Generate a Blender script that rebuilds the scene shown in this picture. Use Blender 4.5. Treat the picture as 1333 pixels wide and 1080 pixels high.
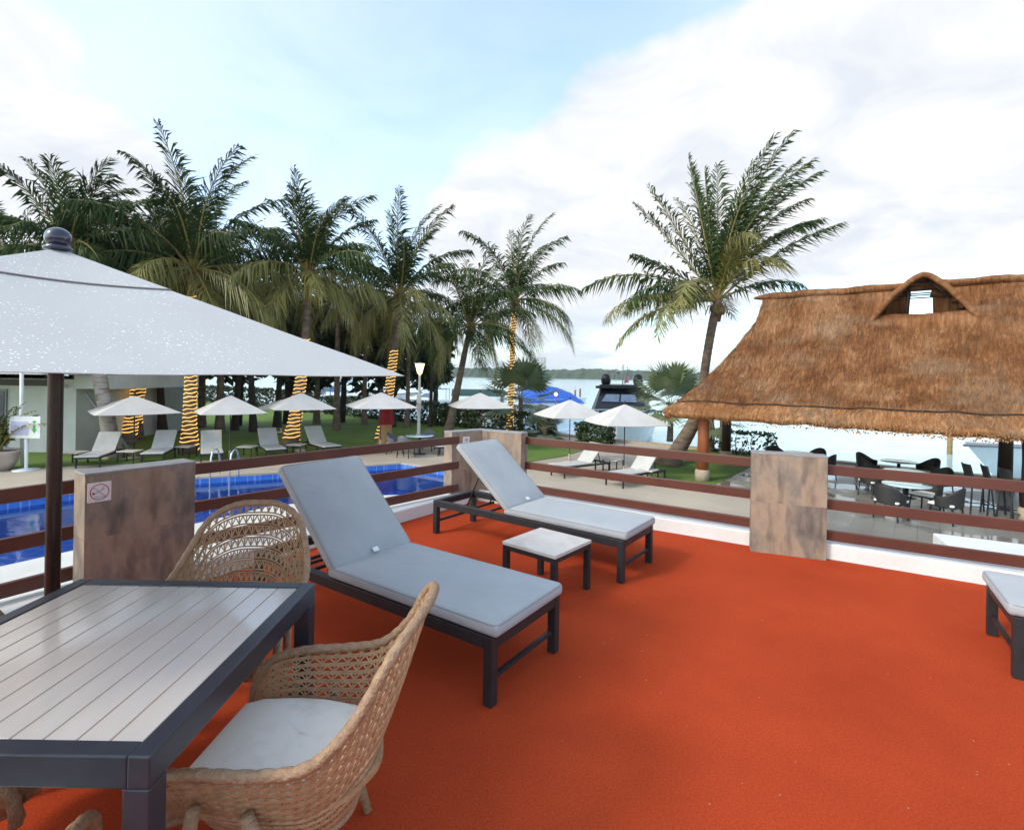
import bpy, bmesh, math, random
from mathutils import Vector, Matrix, noise as mnoise
R = math.radians
rnd = random.Random(7)
for o in list(bpy.data.objects): bpy.data.objects.remove(o)
sc = bpy.context.scene
COL = sc.collection
# ------------------------------------------------------------------ measuring
H, F, PX, PY, ROLL = 1.6, 680.0, 666.5, 489.0, 0.0169
CR, SR = math.cos(ROLL), math.sin(ROLL)
G = -1.5          # pool level
SEA = -2.4
def ray(px, py):
    dx, dy = px-PX, py-PY
    return (dx*CR+dy*SR)/F, (-dx*SR+dy*CR)/F
def P(px, py, z):
    u, v = ray(px, py); Y = (H-z)/v
    return Vector((u*Y, Y, z))
def Q(px, py, Y):
    u, v = ray(px, py)
    return Vector((u*Y, Y, H-v*Y))
# ------------------------------------------------------------------ materials
def mat(name, c1, c2=None, rough=.6, scale=4., bump=0., bscale=None, metal=0., spec=.5, detail=6., stretch=(1,1,1), emit=None, est=0., thr=(.35,.65), sheen=0., coat=0., obrand=0., coord='Object'):
    m = bpy.data.materials.new(name); m.use_nodes = True
    nt = m.node_tree; n = nt.nodes; l = nt.links
    b = n['Principled BSDF']
    b.inputs['Base Color'].default_value = (*c1, 1); b.inputs['Roughness'].default_value = rough
    b.inputs['Metallic'].default_value = metal; b.inputs['Specular IOR Level'].default_value = spec
    if sheen: b.inputs['Sheen Weight'].default_value = sheen
    if coat: b.inputs['Coat Weight'].default_value = coat; b.inputs['Coat Roughness'].default_value = .08
    if emit: b.inputs['Emission Color'].default_value = (*emit, 1); b.inputs['Emission Strength'].default_value = est
    tc = n.new('ShaderNodeTexCoord'); mp = n.new('ShaderNodeMapping'); mp.inputs['Scale'].default_value = stretch
    l.new(tc.outputs[coord], mp.inputs[0])
    if c2:
        nz = n.new('ShaderNodeTexNoise'); nz.inputs['Scale'].default_value = scale; nz.inputs['Detail'].default_value = detail
        nz.inputs['Roughness'].default_value = .6
        l.new(mp.outputs[0], nz.inputs['Vector'])
        mr = n.new('ShaderNodeMapRange'); mr.inputs['From Min'].default_value = thr[0]; mr.inputs['From Max'].default_value = thr[1]
        l.new(nz.outputs['Fac'], mr.inputs[0])
        mx = n.new('ShaderNodeMix'); mx.data_type = 'RGBA'
        mx.inputs[6].default_value = (*c1, 1); mx.inputs[7].default_value = (*c2, 1)
        l.new(mr.outputs[0], mx.inputs[0])
        out = mx.outputs[2]
        if obrand:
            oi = n.new('ShaderNodeObjectInfo'); hs = n.new('ShaderNodeHueSaturation')
            m2 = n.new('ShaderNodeMapRange'); m2.inputs['To Min'].default_value = 1-obrand; m2.inputs['To Max'].default_value = 1+obrand
            l.new(oi.outputs['Random'], m2.inputs[0]); l.new(m2.outputs[0], hs.inputs['Value']); l.new(out, hs.inputs['Color']); out = hs.outputs[0]
        l.new(out, b.inputs['Base Color'])
    if bump:
        nb = n.new('ShaderNodeTexNoise'); nb.inputs['Scale'].default_value = bscale or scale*4; nb.inputs['Detail'].default_value = 5
        l.new(mp.outputs[0], nb.inputs['Vector'])
        bp = n.new('ShaderNodeBump'); bp.inputs['Strength'].default_value = bump; bp.inputs['Distance'].default_value = .02
        l.new(nb.outputs['Fac'], bp.inputs['Height']); l.new(bp.outputs[0], b.inputs['Normal'])
    m['bsdf'] = 1
    return m
def nd(m): return m.node_tree.nodes, m.node_tree.links, m.node_tree.nodes['Principled BSDF']

M = {}
# carpet: fibres, worn mottling, specks of lint
m = M['carpet'] = mat('carpet', (.365,.049,.0165), (.455,.063,.021), rough=1., scale=1.3, spec=.03, thr=(.3,.7))
n, l, b = nd(m)
tc = n.new('ShaderNodeTexCoord')
n1 = n.new('ShaderNodeTexNoise'); n1.inputs['Scale'].default_value = 420; n1.inputs['Detail'].default_value = 3
l.new(tc.outputs['Object'], n1.inputs['Vector'])
n2 = n.new('ShaderNodeTexNoise'); n2.inputs['Scale'].default_value = 110; n2.inputs['Detail'].default_value = 4
l.new(tc.outputs['Object'], n2.inputs['Vector'])
ad = n.new('ShaderNodeMath'); ad.operation = 'ADD'; l.new(n1.outputs['Fac'], ad.inputs[0]); l.new(n2.outputs['Fac'], ad.inputs[1])
bp = n.new('ShaderNodeBump'); bp.inputs['Strength'].default_value = .5; bp.inputs['Distance'].default_value = .006
l.new(ad.outputs[0], bp.inputs['Height']); l.new(bp.outputs[0], b.inputs['Normal'])
base = b.inputs['Base Color'].links[0].from_socket
mr = n.new('ShaderNodeMapRange'); mr.inputs['From Min'].default_value = .7; mr.inputs['From Max'].default_value = 1.3; mr.inputs['To Min'].default_value = .72; mr.inputs['To Max'].default_value = 1.26
l.new(ad.outputs[0], mr.inputs[0])
hs = n.new('ShaderNodeHueSaturation'); l.new(mr.outputs[0], hs.inputs['Value']); l.new(base, hs.inputs['Color'])
vo = n.new('ShaderNodeTexVoronoi'); vo.inputs['Scale'].default_value = 8.5; l.new(tc.outputs['Object'], vo.inputs['Vector'])
lt = n.new('ShaderNodeMath'); lt.operation = 'LESS_THAN'; lt.inputs[1].default_value = .036; l.new(vo.outputs['Distance'], lt.inputs[0])
mx = n.new('ShaderNodeMix'); mx.data_type = 'RGBA'; mx.inputs[7].default_value = (.55,.33,.25,1)
l.new(hs.outputs[0], mx.inputs[6]); sm = n.new('ShaderNodeMath'); sm.operation='MULTIPLY'; sm.inputs[1].default_value=.5; l.new(lt.outputs[0], sm.inputs[0]); l.new(sm.outputs[0], mx.inputs[0]); l.new(mx.outputs[2], b.inputs['Base Color'])

M['white'] = mat('white_render', (.72,.72,.70), (.60,.60,.58), rough=.7, scale=2.5, bump=.15, bscale=40, thr=(.4,.75))
M['rail'] = mat('brown_painted_steel', (.115,.034,.020), (.085,.026,.017), rough=.42, scale=3, bump=.05, bscale=60, stretch=(1,1,1))
M['dark_metal'] = mat('charcoal_aluminium', (.018,.0185,.022), (.024,.025,.028), rough=.45, spec=.35, scale=20, bump=.04, bscale=300)
M['table_metal'] = mat('slate_aluminium', (.022,.027,.038), (.028,.034,.046), rough=.3, scale=20, bump=.03, bscale=300)
M['pole'] = mat('bronze_pole', (.035,.022,.018), (.045,.03,.025), rough=.25, scale=8, metal=.6)
# stone tile of pillars: rusty slate with blotches
m = M['slate'] = mat('slate_tile', (.25,.175,.125), (.17,.135,.115), rough=.6, scale=3.2, bump=.25, bscale=14, detail=8, coord='Object', stretch=(1.6,1.6,.8))
n, l, b = nd(m)
base = b.inputs['Base Color'].links[0].from_socket
tc = n.new('ShaderNodeTexCoord'); mp = n.new('ShaderNodeMapping'); mp.inputs['Scale'].default_value = (8,8,2.6); l.new(tc.outputs['Object'], mp.inputs[0])
nz = n.new('ShaderNodeTexNoise'); nz.inputs['Scale'].default_value = 1.; nz.inputs['Detail'].default_value = 9; nz.inputs['Distortion'].default_value = .25; l.new(mp.outputs[0], nz.inputs['Vector'])
mr = n.new('ShaderNodeMapRange'); mr.inputs['From Min'].default_value = .50; mr.inputs['From Max'].default_value = .68; mr.inputs['To Max'].default_value = .8; l.new(nz.outputs['Fac'], mr.inputs[0])
mx = n.new('ShaderNodeMix'); mx.data_type = 'RGBA'; mx.inputs[7].default_value = (.085,.07,.062,1); l.new(mr.outputs[0], mx.inputs[0]); l.new(base, mx.inputs[6])
l.new(mx.outputs[2], b.inputs['Base Color'])
rm=n.new('ShaderNodeValToRGB'); e=rm.color_ramp.elements; e[0].position=.30; e[0].color=(.13,.115,.105,1); e[1].position=.74; e[1].color=(.30,.155,.085,1)
for p_,c_ in ((.42,(.24,.19,.15,1)),(.52,(.34,.25,.175,1)),(.62,(.27,.19,.135,1))): q=e.new(p_); q.color=c_
mp2=n.new('ShaderNodeMapping'); mp2.inputs['Scale'].default_value=(3.4,3.4,1.9); l.new(tc.outputs['Object'],mp2.inputs[0]); nz2_=n.new('ShaderNodeTexNoise'); nz2_.inputs['Scale'].default_value=1.1; nz2_.inputs['Detail'].default_value=9; nz2_.inputs['Roughness'].default_value=.68
l.new(mp2.outputs[0],nz2_.inputs['Vector']); l.new(nz2_.outputs['Fac'],rm.inputs[0]); l.new(rm.outputs[0],mx.inputs[6])
M['slate_low'] = m.copy(); M['slate_low'].name = 'slate_tile_lower'
for q in M['slate_low'].node_tree.nodes:
    if q.type == 'MAPPING': q.inputs['Location'].default_value = (3.3,1.2,7.7); 
M['grout'] = mat('grout', (.30,.22,.17), rough=.9)
M['cap'] = mat('pillar_cap', (.30,.29,.29), (.22,.21,.21), rough=.35, scale=12)
M['cushion'] = mat('grey_cushion', (.37,.385,.40), (.33,.345,.36), rough=.85, scale=3, bump=.25, bscale=420, sheen=.2, spec=.25)
n,l,b=nd(M['cushion']); tc=n.new('ShaderNodeTexCoord'); nz=n.new('ShaderNodeTexNoise'); nz.inputs['Scale'].default_value=5; nz.inputs['Detail'].default_value=3; nz.inputs['Distortion'].default_value=1.; l.new(tc.outputs['Object'],nz.inputs['Vector'])
bp2=n.new('ShaderNodeBump'); bp2.inputs['Strength'].default_value=.35; bp2.inputs['Distance'].default_value=.03; l.new(nz.outputs['Fac'],bp2.inputs['Height']); l.new(b.inputs['Normal'].links[0].from_socket,bp2.inputs['Normal']); l.new(bp2.outputs[0],b.inputs['Normal'])
M['seat_pad'] = mat('ivory_pad', (.80,.77,.70), (.62,.57,.50), rough=.9, scale=7, bump=.15, bscale=200, thr=(.5,.8))
M['pad_edge'] = mat('grey_piping', (.30,.30,.31), rough=.9)
M['wicker'] = mat('wicker', (.47,.295,.165), (.35,.205,.105), rough=.5, scale=30, bump=.3, bscale=160, spec=.4)
M['wicker_rim'] = mat('wicker_rim', (.40,.255,.155), (.28,.17,.095), rough=.5, scale=45, bump=.5, bscale=110, stretch=(1,1,1))
M['plank'] = mat('polymer_plank', (.52,.475,.44), (.47,.43,.395), rough=.07, scale=3, bump=.015, bscale=30, stretch=(3,1,1), spec=.7)
M['plank_gap'] = mat('plank_gap', (.40,.25,.15), rough=.9)
M['table_stone'] = mat('limestone_top', (.55,.51,.47), (.43,.38,.34), rough=.55, scale=5, bump=.1, bscale=40, thr=(.45,.7))
# wet parasol fabric; flash glints on raindrops painted in as pale dots
m = M['canopy'] = mat('canvas_painted_glints', (.50,.49,.475), (.47,.46,.45), rough=.75, scale=2.0, bump=.08, bscale=250, spec=.3)
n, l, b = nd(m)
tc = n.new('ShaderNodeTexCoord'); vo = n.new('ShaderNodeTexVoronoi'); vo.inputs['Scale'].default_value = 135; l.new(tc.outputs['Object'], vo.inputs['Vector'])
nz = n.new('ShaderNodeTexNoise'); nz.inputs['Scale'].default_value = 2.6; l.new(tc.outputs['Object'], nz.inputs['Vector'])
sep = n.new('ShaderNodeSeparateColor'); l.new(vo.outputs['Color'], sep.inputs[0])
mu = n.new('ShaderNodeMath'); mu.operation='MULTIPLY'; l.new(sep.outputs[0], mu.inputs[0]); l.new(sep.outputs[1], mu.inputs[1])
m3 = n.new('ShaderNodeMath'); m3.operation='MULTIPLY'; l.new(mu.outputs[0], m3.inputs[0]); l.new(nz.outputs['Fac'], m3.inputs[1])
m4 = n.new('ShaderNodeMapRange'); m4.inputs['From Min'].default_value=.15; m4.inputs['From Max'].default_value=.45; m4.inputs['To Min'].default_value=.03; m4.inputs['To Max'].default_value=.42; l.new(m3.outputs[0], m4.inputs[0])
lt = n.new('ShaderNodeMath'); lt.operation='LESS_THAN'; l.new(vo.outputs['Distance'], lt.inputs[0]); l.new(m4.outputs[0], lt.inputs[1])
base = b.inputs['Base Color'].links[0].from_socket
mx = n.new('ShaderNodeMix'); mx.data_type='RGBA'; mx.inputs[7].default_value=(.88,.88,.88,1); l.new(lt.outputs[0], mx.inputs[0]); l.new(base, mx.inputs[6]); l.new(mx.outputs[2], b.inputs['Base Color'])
M['hem'] = mat('hem_cord', (.28,.24,.23), rough=.8)
M['navy'] = mat('navy_gloss', (.012,.012,.035), rough=.12, coat=.6)
M['canvas'] = mat('pale_canvas', (.60,.57,.545), (.52,.495,.47), rough=.85, scale=1.5, obrand=.05)
M['sling'] = mat('sling_fabric', (.50,.49,.46), (.44,.43,.41), rough=.8, scale=6)
M['sign_white'] = mat('sign_white', (.78,.78,.78), (.72,.72,.72), rough=.4, scale=8)
M['sign_red'] = mat('sign_red', (.55,.03,.03), (.48,.04,.04), rough=.4, scale=30)
M['sign_black'] = mat('sign_black', (.02,.02,.02), rough=.5)
M['sign_lav'] = mat('sign_lavender', (.50,.50,.68), (.45,.45,.62), rough=.4, scale=6)
M['sign_green'] = mat('sign_green', (.06,.45,.06), rough=.4)
M['lamp_white'] = mat('white_paint', (.75,.75,.74), (.66,.66,.65), rough=.4, scale=5)
M['lamp_glow'] = mat('lamp_glow', (.9,.8,.6), rough=.4, emit=(1,.66,.28), est=3.2)
M['fairy'] = mat('fairy_glow', (.8,.5,.15), rough=.4, emit=(1,.56,.14), est=1.25)
M['red_canvas'] = mat('red_canvas', (.33,.012,.02), (.24,.01,.015), rough=.8, scale=6)
M['gold'] = mat('gold_canvas', (.42,.25,.10), (.34,.2,.08), rough=.8, scale=9)
M['trunk'] = mat('palm_trunk', (.22,.155,.115), (.10,.07,.05), rough=.9, scale=3, bump=.8, bscale=10, stretch=(1,1,3), obrand=.15)
M['trunk_pale'] = mat('palm_trunk_pale', (.36,.31,.27), (.18,.13,.10), rough=.9, scale=3, bump=.7, bscale=9, stretch=(.8,.8,3.2), thr=(.5,.62))
M['trunk_dark'] = mat('trunk_dark', (.06,.045,.035), (.03,.024,.02), rough=.95, scale=4, bump=.6, stretch=(1,1,3))
M['frond'] = mat('frond_green', (.022,.046,.012), (.052,.078,.020), rough=.62, scale=1.4, spec=.16, obrand=.18)
M['frond_old_lit'] = mat('frond_yellowing_lit', (.130,.140,.030), (.250,.215,.055), rough=.45, scale=1.2, obrand=.12)  # older yellowing fronds, their colour also brightened for the light falling on them
M['rachis'] = mat('rachis', (.30,.23,.05), (.20,.17,.045), rough=.5, scale=3)
M['boot'] = mat('crown_fibre', (.19,.095,.04), (.10,.06,.03), rough=.95, scale=9, bump=.8)
M['coconut'] = mat('coconut', (.19,.17,.035), (.13,.09,.03), rough=.5, scale=5)
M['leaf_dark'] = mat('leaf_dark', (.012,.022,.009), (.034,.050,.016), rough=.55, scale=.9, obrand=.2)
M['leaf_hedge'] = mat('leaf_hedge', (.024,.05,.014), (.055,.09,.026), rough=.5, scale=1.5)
M['fan'] = mat('fan_leaf', (.20,.24,.12), (.12,.165,.075), rough=.45, scale=1.6)
M['fan_grey'] = mat('fan_leaf_grey', (.28,.31,.24), (.18,.22,.16), rough=.5, scale=1.6)
M['lawn'] = mat('lawn', (.065,.135,.010), (.130,.205,.022), rough=.9, scale=.55, bump=1., bscale=26, detail=10, thr=(.3,.7))
M['beige'] = mat('beige_paving', (.47,.40,.31), (.36,.305,.24), rough=.6, scale=.55, bump=.12, bscale=18, detail=10)
# wet tiles under the palapa
m = M['tile'] = mat('wet_tiles', (.255,.235,.20), (.18,.165,.145), rough=.5, scale=.7, detail=9)
n, l, b = nd(m)
tc = n.new('ShaderNodeTexCoord'); mp = n.new('ShaderNodeMapping'); mp.inputs['Rotation'].default_value=(0,0,R(38)); l.new(tc.outputs['Object'], mp.inputs[0])
br = n.new('ShaderNodeTexBrick'); br.inputs['Scale'].default_value=1.6; br.inputs['Mortar Size'].default_value=.012; br.offset=0; br.inputs['Brick Width'].default_value=.6; br.inputs['Row Height'].default_value=.6
l.new(mp.outputs[0], br.inputs['Vector'])
base = b.inputs['Base Color'].links[0].from_socket
mx = n.new('ShaderNodeMix'); mx.data_type='RGBA'; mx.inputs[7].default_value=(.16,.14,.12,1); l.new(br.outputs['Fac'], mx.inputs[0]); l.new(base, mx.inputs[6]); l.new(mx.outputs[2], b.inputs['Base Color'])
nz = n.new('ShaderNodeTexNoise'); nz.inputs['Scale'].default_value=.75; nz.inputs['Detail'].default_value=4; l.new(mp.outputs[0], nz.inputs['Vector'])
mr = n.new('ShaderNodeMapRange'); mr.inputs['From Min'].default_value=.50; mr.inputs['From Max'].default_value=.60; mr.inputs['To Min'].default_value=.42; mr.inputs['To Max'].default_value=.06; l.new(nz.outputs['Fac'], mr.inputs[0]); l.new(mr.outputs[0], b.inputs['Roughness'])
M['coping'] = mat('white_coping', (.66,.64,.59), (.56,.54,.49), rough=.55, scale=.8, bump=.05)
M['pool_tile'] = mat('pool_tile', (.05,.20,.66), (.04,.16,.58), rough=.25, scale=6)
def water(name, c1, c2, rough, scale, strength, dist, spec=.5):
    m = mat(name, c1, c2, rough=rough, scale=.15, spec=spec)
    n, l, b = nd(m)
    tc = n.new('ShaderNodeTexCoord'); nz = n.new('ShaderNodeTexNoise'); nz.inputs['Scale'].default_value=scale; nz.inputs['Detail'].default_value=5; nz.inputs['Distortion'].default_value=.4
    mp = n.new('ShaderNodeMapping'); mp.inputs['Scale'].default_value=(.6,1.3,1); l.new(tc.outputs['Object'], mp.inputs[0]); l.new(mp.outputs[0], nz.inputs['Vector'])
    bp = n.new('ShaderNodeBump'); bp.inputs['Strength'].default_value=strength; bp.inputs['Distance'].default_value=dist
    l.new(nz.outputs['Fac'], bp.inputs['Height']); l.new(bp.outputs[0], b.inputs['Normal'])
    b.inputs['IOR'].default_value = 1.33
    return m
def pool_mat():
    m=bpy.data.materials.new('pool_water'); m.use_nodes=True; n=m.node_tree.nodes; l=m.node_tree.links; n.remove(n['Principled BSDF'])
    tr=n.new('ShaderNodeBsdfTransparent'); tr.inputs[0].default_value=(.60,.82,.98,1); gl=n.new('ShaderNodeBsdfGlossy'); gl.inputs['Roughness'].default_value=.03
    fr=n.new('ShaderNodeFresnel'); fr.inputs[0].default_value=1.33; mx=n.new('ShaderNodeMixShader')
    tc=n.new('ShaderNodeTexCoord'); nz=n.new('ShaderNodeTexNoise'); nz.inputs['Scale'].default_value=2.2; nz.inputs['Detail'].default_value=4; l.new(tc.outputs['Object'],nz.inputs['Vector'])
    bp=n.new('ShaderNodeBump'); bp.inputs['Strength'].default_value=.16; bp.inputs['Distance'].default_value=.05; l.new(nz.outputs['Fac'],bp.inputs['Height'])
    l.new(bp.outputs[0],gl.inputs['Normal']); l.new(bp.outputs[0],fr.inputs['Normal'])
    l.new(fr.outputs[0],mx.inputs[0]); l.new(tr.outputs[0],mx.inputs[1]); l.new(gl.outputs[0],mx.inputs[2]); l.new(mx.outputs[0],n['Material Output'].inputs['Surface']); return m
M['pool']=pool_mat()
n,l,b=nd(M['pool_tile']); base=b.inputs['Base Color'].links[0].from_socket
tc=n.new('ShaderNodeTexCoord'); br=n.new('ShaderNodeTexBrick'); br.inputs['Scale'].default_value=1.; br.offset=0; br.inputs['Brick Width'].default_value=.3; br.inputs['Row Height'].default_value=.3; br.inputs['Mortar Size'].default_value=.012
l.new(tc.outputs['Object'],br.inputs['Vector']); mx=n.new('ShaderNodeMix'); mx.data_type='RGBA'; mx.inputs[7].default_value=(.20,.30,.62,1); l.new(br.outputs['Fac'],mx.inputs[0]); l.new(base,mx.inputs[6]); l.new(mx.outputs[2],b.inputs['Base Color'])
M['pool_ledge']=mat('pool_ledge',(.42,.48,.72),(.36,.42,.66),rough=.4,scale=5)
M['sea'] = water('sea_water', (.40,.60,.64), (.46,.66,.70), .12, .7, .5, .12)
# thatch: streaks that run down the slope (UV)
def thatch(name, a, b_, c):
    m = bpy.data.materials.new(name); m.use_nodes = True
    n, l, b = nd(m)
    uv = n.new('ShaderNodeUVMap'); uv.uv_map = 'UVMap'
    mp = n.new('ShaderNodeMapping'); mp.inputs['Scale'].default_value=(11,1.6,1); l.new(uv.outputs[0], mp.inputs[0])
    nz = n.new('ShaderNodeTexNoise'); nz.inputs['Scale'].default_value=1.; nz.inputs['Detail'].default_value=9; nz.inputs['Roughness'].default_value=.72; l.new(mp.outputs[0], nz.inputs['Vector'])
    tc = n.new('ShaderNodeTexCoord')
    nb = n.new('ShaderNodeTexNoise'); nb.inputs['Scale'].default_value=1.1; nb.inputs['Detail'].default_value=8; nb.inputs['Roughness'].default_value=.65; l.new(tc.outputs['Object'], nb.inputs['Vector'])
    r1 = n.new('ShaderNodeValToRGB'); e = r1.color_ramp.elements
    e[0].position=.36; e[0].color=(*a,1); e[1].position=.66; e[1].color=(*c,1); k=e.new(.5); k.color=(*b_,1)
    ad = n.new('ShaderNodeMath'); ad.operation='ADD'; l.new(nz.outputs['Fac'], ad.inputs[0]); l.new(nb.outputs['Fac'], ad.inputs[1])
    hf = n.new('ShaderNodeMath'); hf.operation='MULTIPLY'; hf.inputs[1].default_value=.5; l.new(ad.outputs[0], hf.inputs[0])
    l.new(hf.outputs[0], r1.inputs[0])
    ng=n.new('ShaderNodeTexNoise'); ng.inputs['Scale'].default_value=.62; ng.inputs['Detail'].default_value=9; ng.inputs['Roughness'].default_value=.7; mg=n.new('ShaderNodeMapping'); mg.inputs['Location'].default_value=(7,3,1); mg.inputs['Scale'].default_value=(1,1,2.2); l.new(tc.outputs['Object'],mg.inputs[0]); l.new(mg.outputs[0],ng.inputs['Vector'])
    rg_=n.new('ShaderNodeMapRange'); rg_.inputs['From Min'].default_value=.50; rg_.inputs['From Max'].default_value=.66; rg_.inputs['To Max'].default_value=.55; l.new(ng.outputs['Fac'],rg_.inputs[0])
    mg2=n.new('ShaderNodeMix'); mg2.data_type='RGBA'; mg2.inputs[7].default_value=(.27,.185,.12,1); l.new(rg_.outputs[0],mg2.inputs[0]); l.new(r1.outputs[0],mg2.inputs[6]); l.new(mg2.outputs[2], b.inputs['Base Color'])
    b.inputs['Roughness'].default_value=.95; b.inputs['Specular IOR Level'].default_value=.15
    bp = n.new('ShaderNodeBump'); bp.inputs['Strength'].default_value=1.; bp.inputs['Distance'].default_value=.08; l.new(nz.outputs['Fac'], bp.inputs['Height']); l.new(bp.outputs[0], b.inputs['Normal'])
    return m
M['thatch'] = thatch('thatch', (.085,.030,.012), (.235,.100,.040), (.44,.25,.13))
M['thatch_eave'] = thatch('thatch_eave', (.24,.09,.032), (.40,.185,.075), (.54,.31,.16))
M['rope'] = mat('dark_rope', (.03,.02,.013), rough=.9)
M['post_wood'] = mat('orange_post', (.30,.085,.022), (.22,.06,.018), rough=.6, scale=4, stretch=(1,1,.2))
M['dark_wood'] = mat('dark_wood', (.045,.02,.012), (.03,.014,.01), rough=.6, scale=4, stretch=(1,1,.2))
M['stone'] = mat('pale_stone', (.42,.33,.24), (.34,.27,.2), rough=.8, scale=6)
M['black_wicker'] = mat('black_wicker', (.018,.017,.017), (.03,.028,.027), rough=.55, scale=80, bump=.4, bscale=160)
M['grey_mesh'] = mat('grey_mesh', (.10,.105,.115), (.14,.145,.155), rough=.6, scale=40)
M['glass_top'] = mat('frosted_glass', (.55,.68,.70), (.50,.63,.66), rough=.08, scale=3, coat=.4)
M['gel'] = mat('boat_white', (.80,.80,.80), (.74,.74,.74), rough=.2, scale=2, coat=.3)
M['boat_black'] = mat('boat_black', (.009,.009,.010), rough=.35, spec=.3)
M['boat_glass'] = mat('boat_glass', (.10,.14,.20), (.14,.19,.26), rough=.05, scale=3, coat=.8)
M['boat_grey'] = mat('boat_grey', (.20,.205,.22), (.16,.165,.18), rough=.4, scale=2)
M['blue_tarp'] = mat('blue_tarp', (.03,.13,.55), (.025,.10,.45), rough=.6, scale=2, bump=.3, bscale=4)
M['green_tarp'] = mat('green_tarp', (.012,.05,.04), rough=.6)
M['dock_wood'] = mat('dock_wood', (.24,.13,.10), (.17,.09,.07), rough=.8, scale=3, stretch=(6,1,1))
M['pile'] = mat('yellow_pile', (.50,.31,.12), (.36,.2,.08), rough=.8, scale=5)
M['plaster'] = mat('white_plaster', (.60,.60,.57), (.50,.50,.48), rough=.8, scale=1.2)
M['shade_glass'] = mat('window_dark', (.05,.07,.09), rough=.08)
M['terracotta'] = mat('pale_pot', (.50,.42,.37), (.42,.35,.31), rough=.7, scale=5)
M['far_tree'] = mat('far_mangrove', (.030,.050,.022), (.065,.085,.040), rough=.9, scale=.06, detail=10, bump=1., bscale=.3)
M['far_wall'] = mat('far_concrete', (.62,.60,.55), (.55,.53,.49), rough=.8, scale=.1)
M['far_window'] = mat('far_window', (.26,.28,.30), rough=.3)
M['chrome'] = mat('steel', (.55,.62,.7), rough=.15, metal=.9)
M['pink'] = mat('pink_flag', (.6,.2,.25), rough=.8)
M['soil'] = mat('soil', (.06,.04,.03), rough=1)
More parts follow.
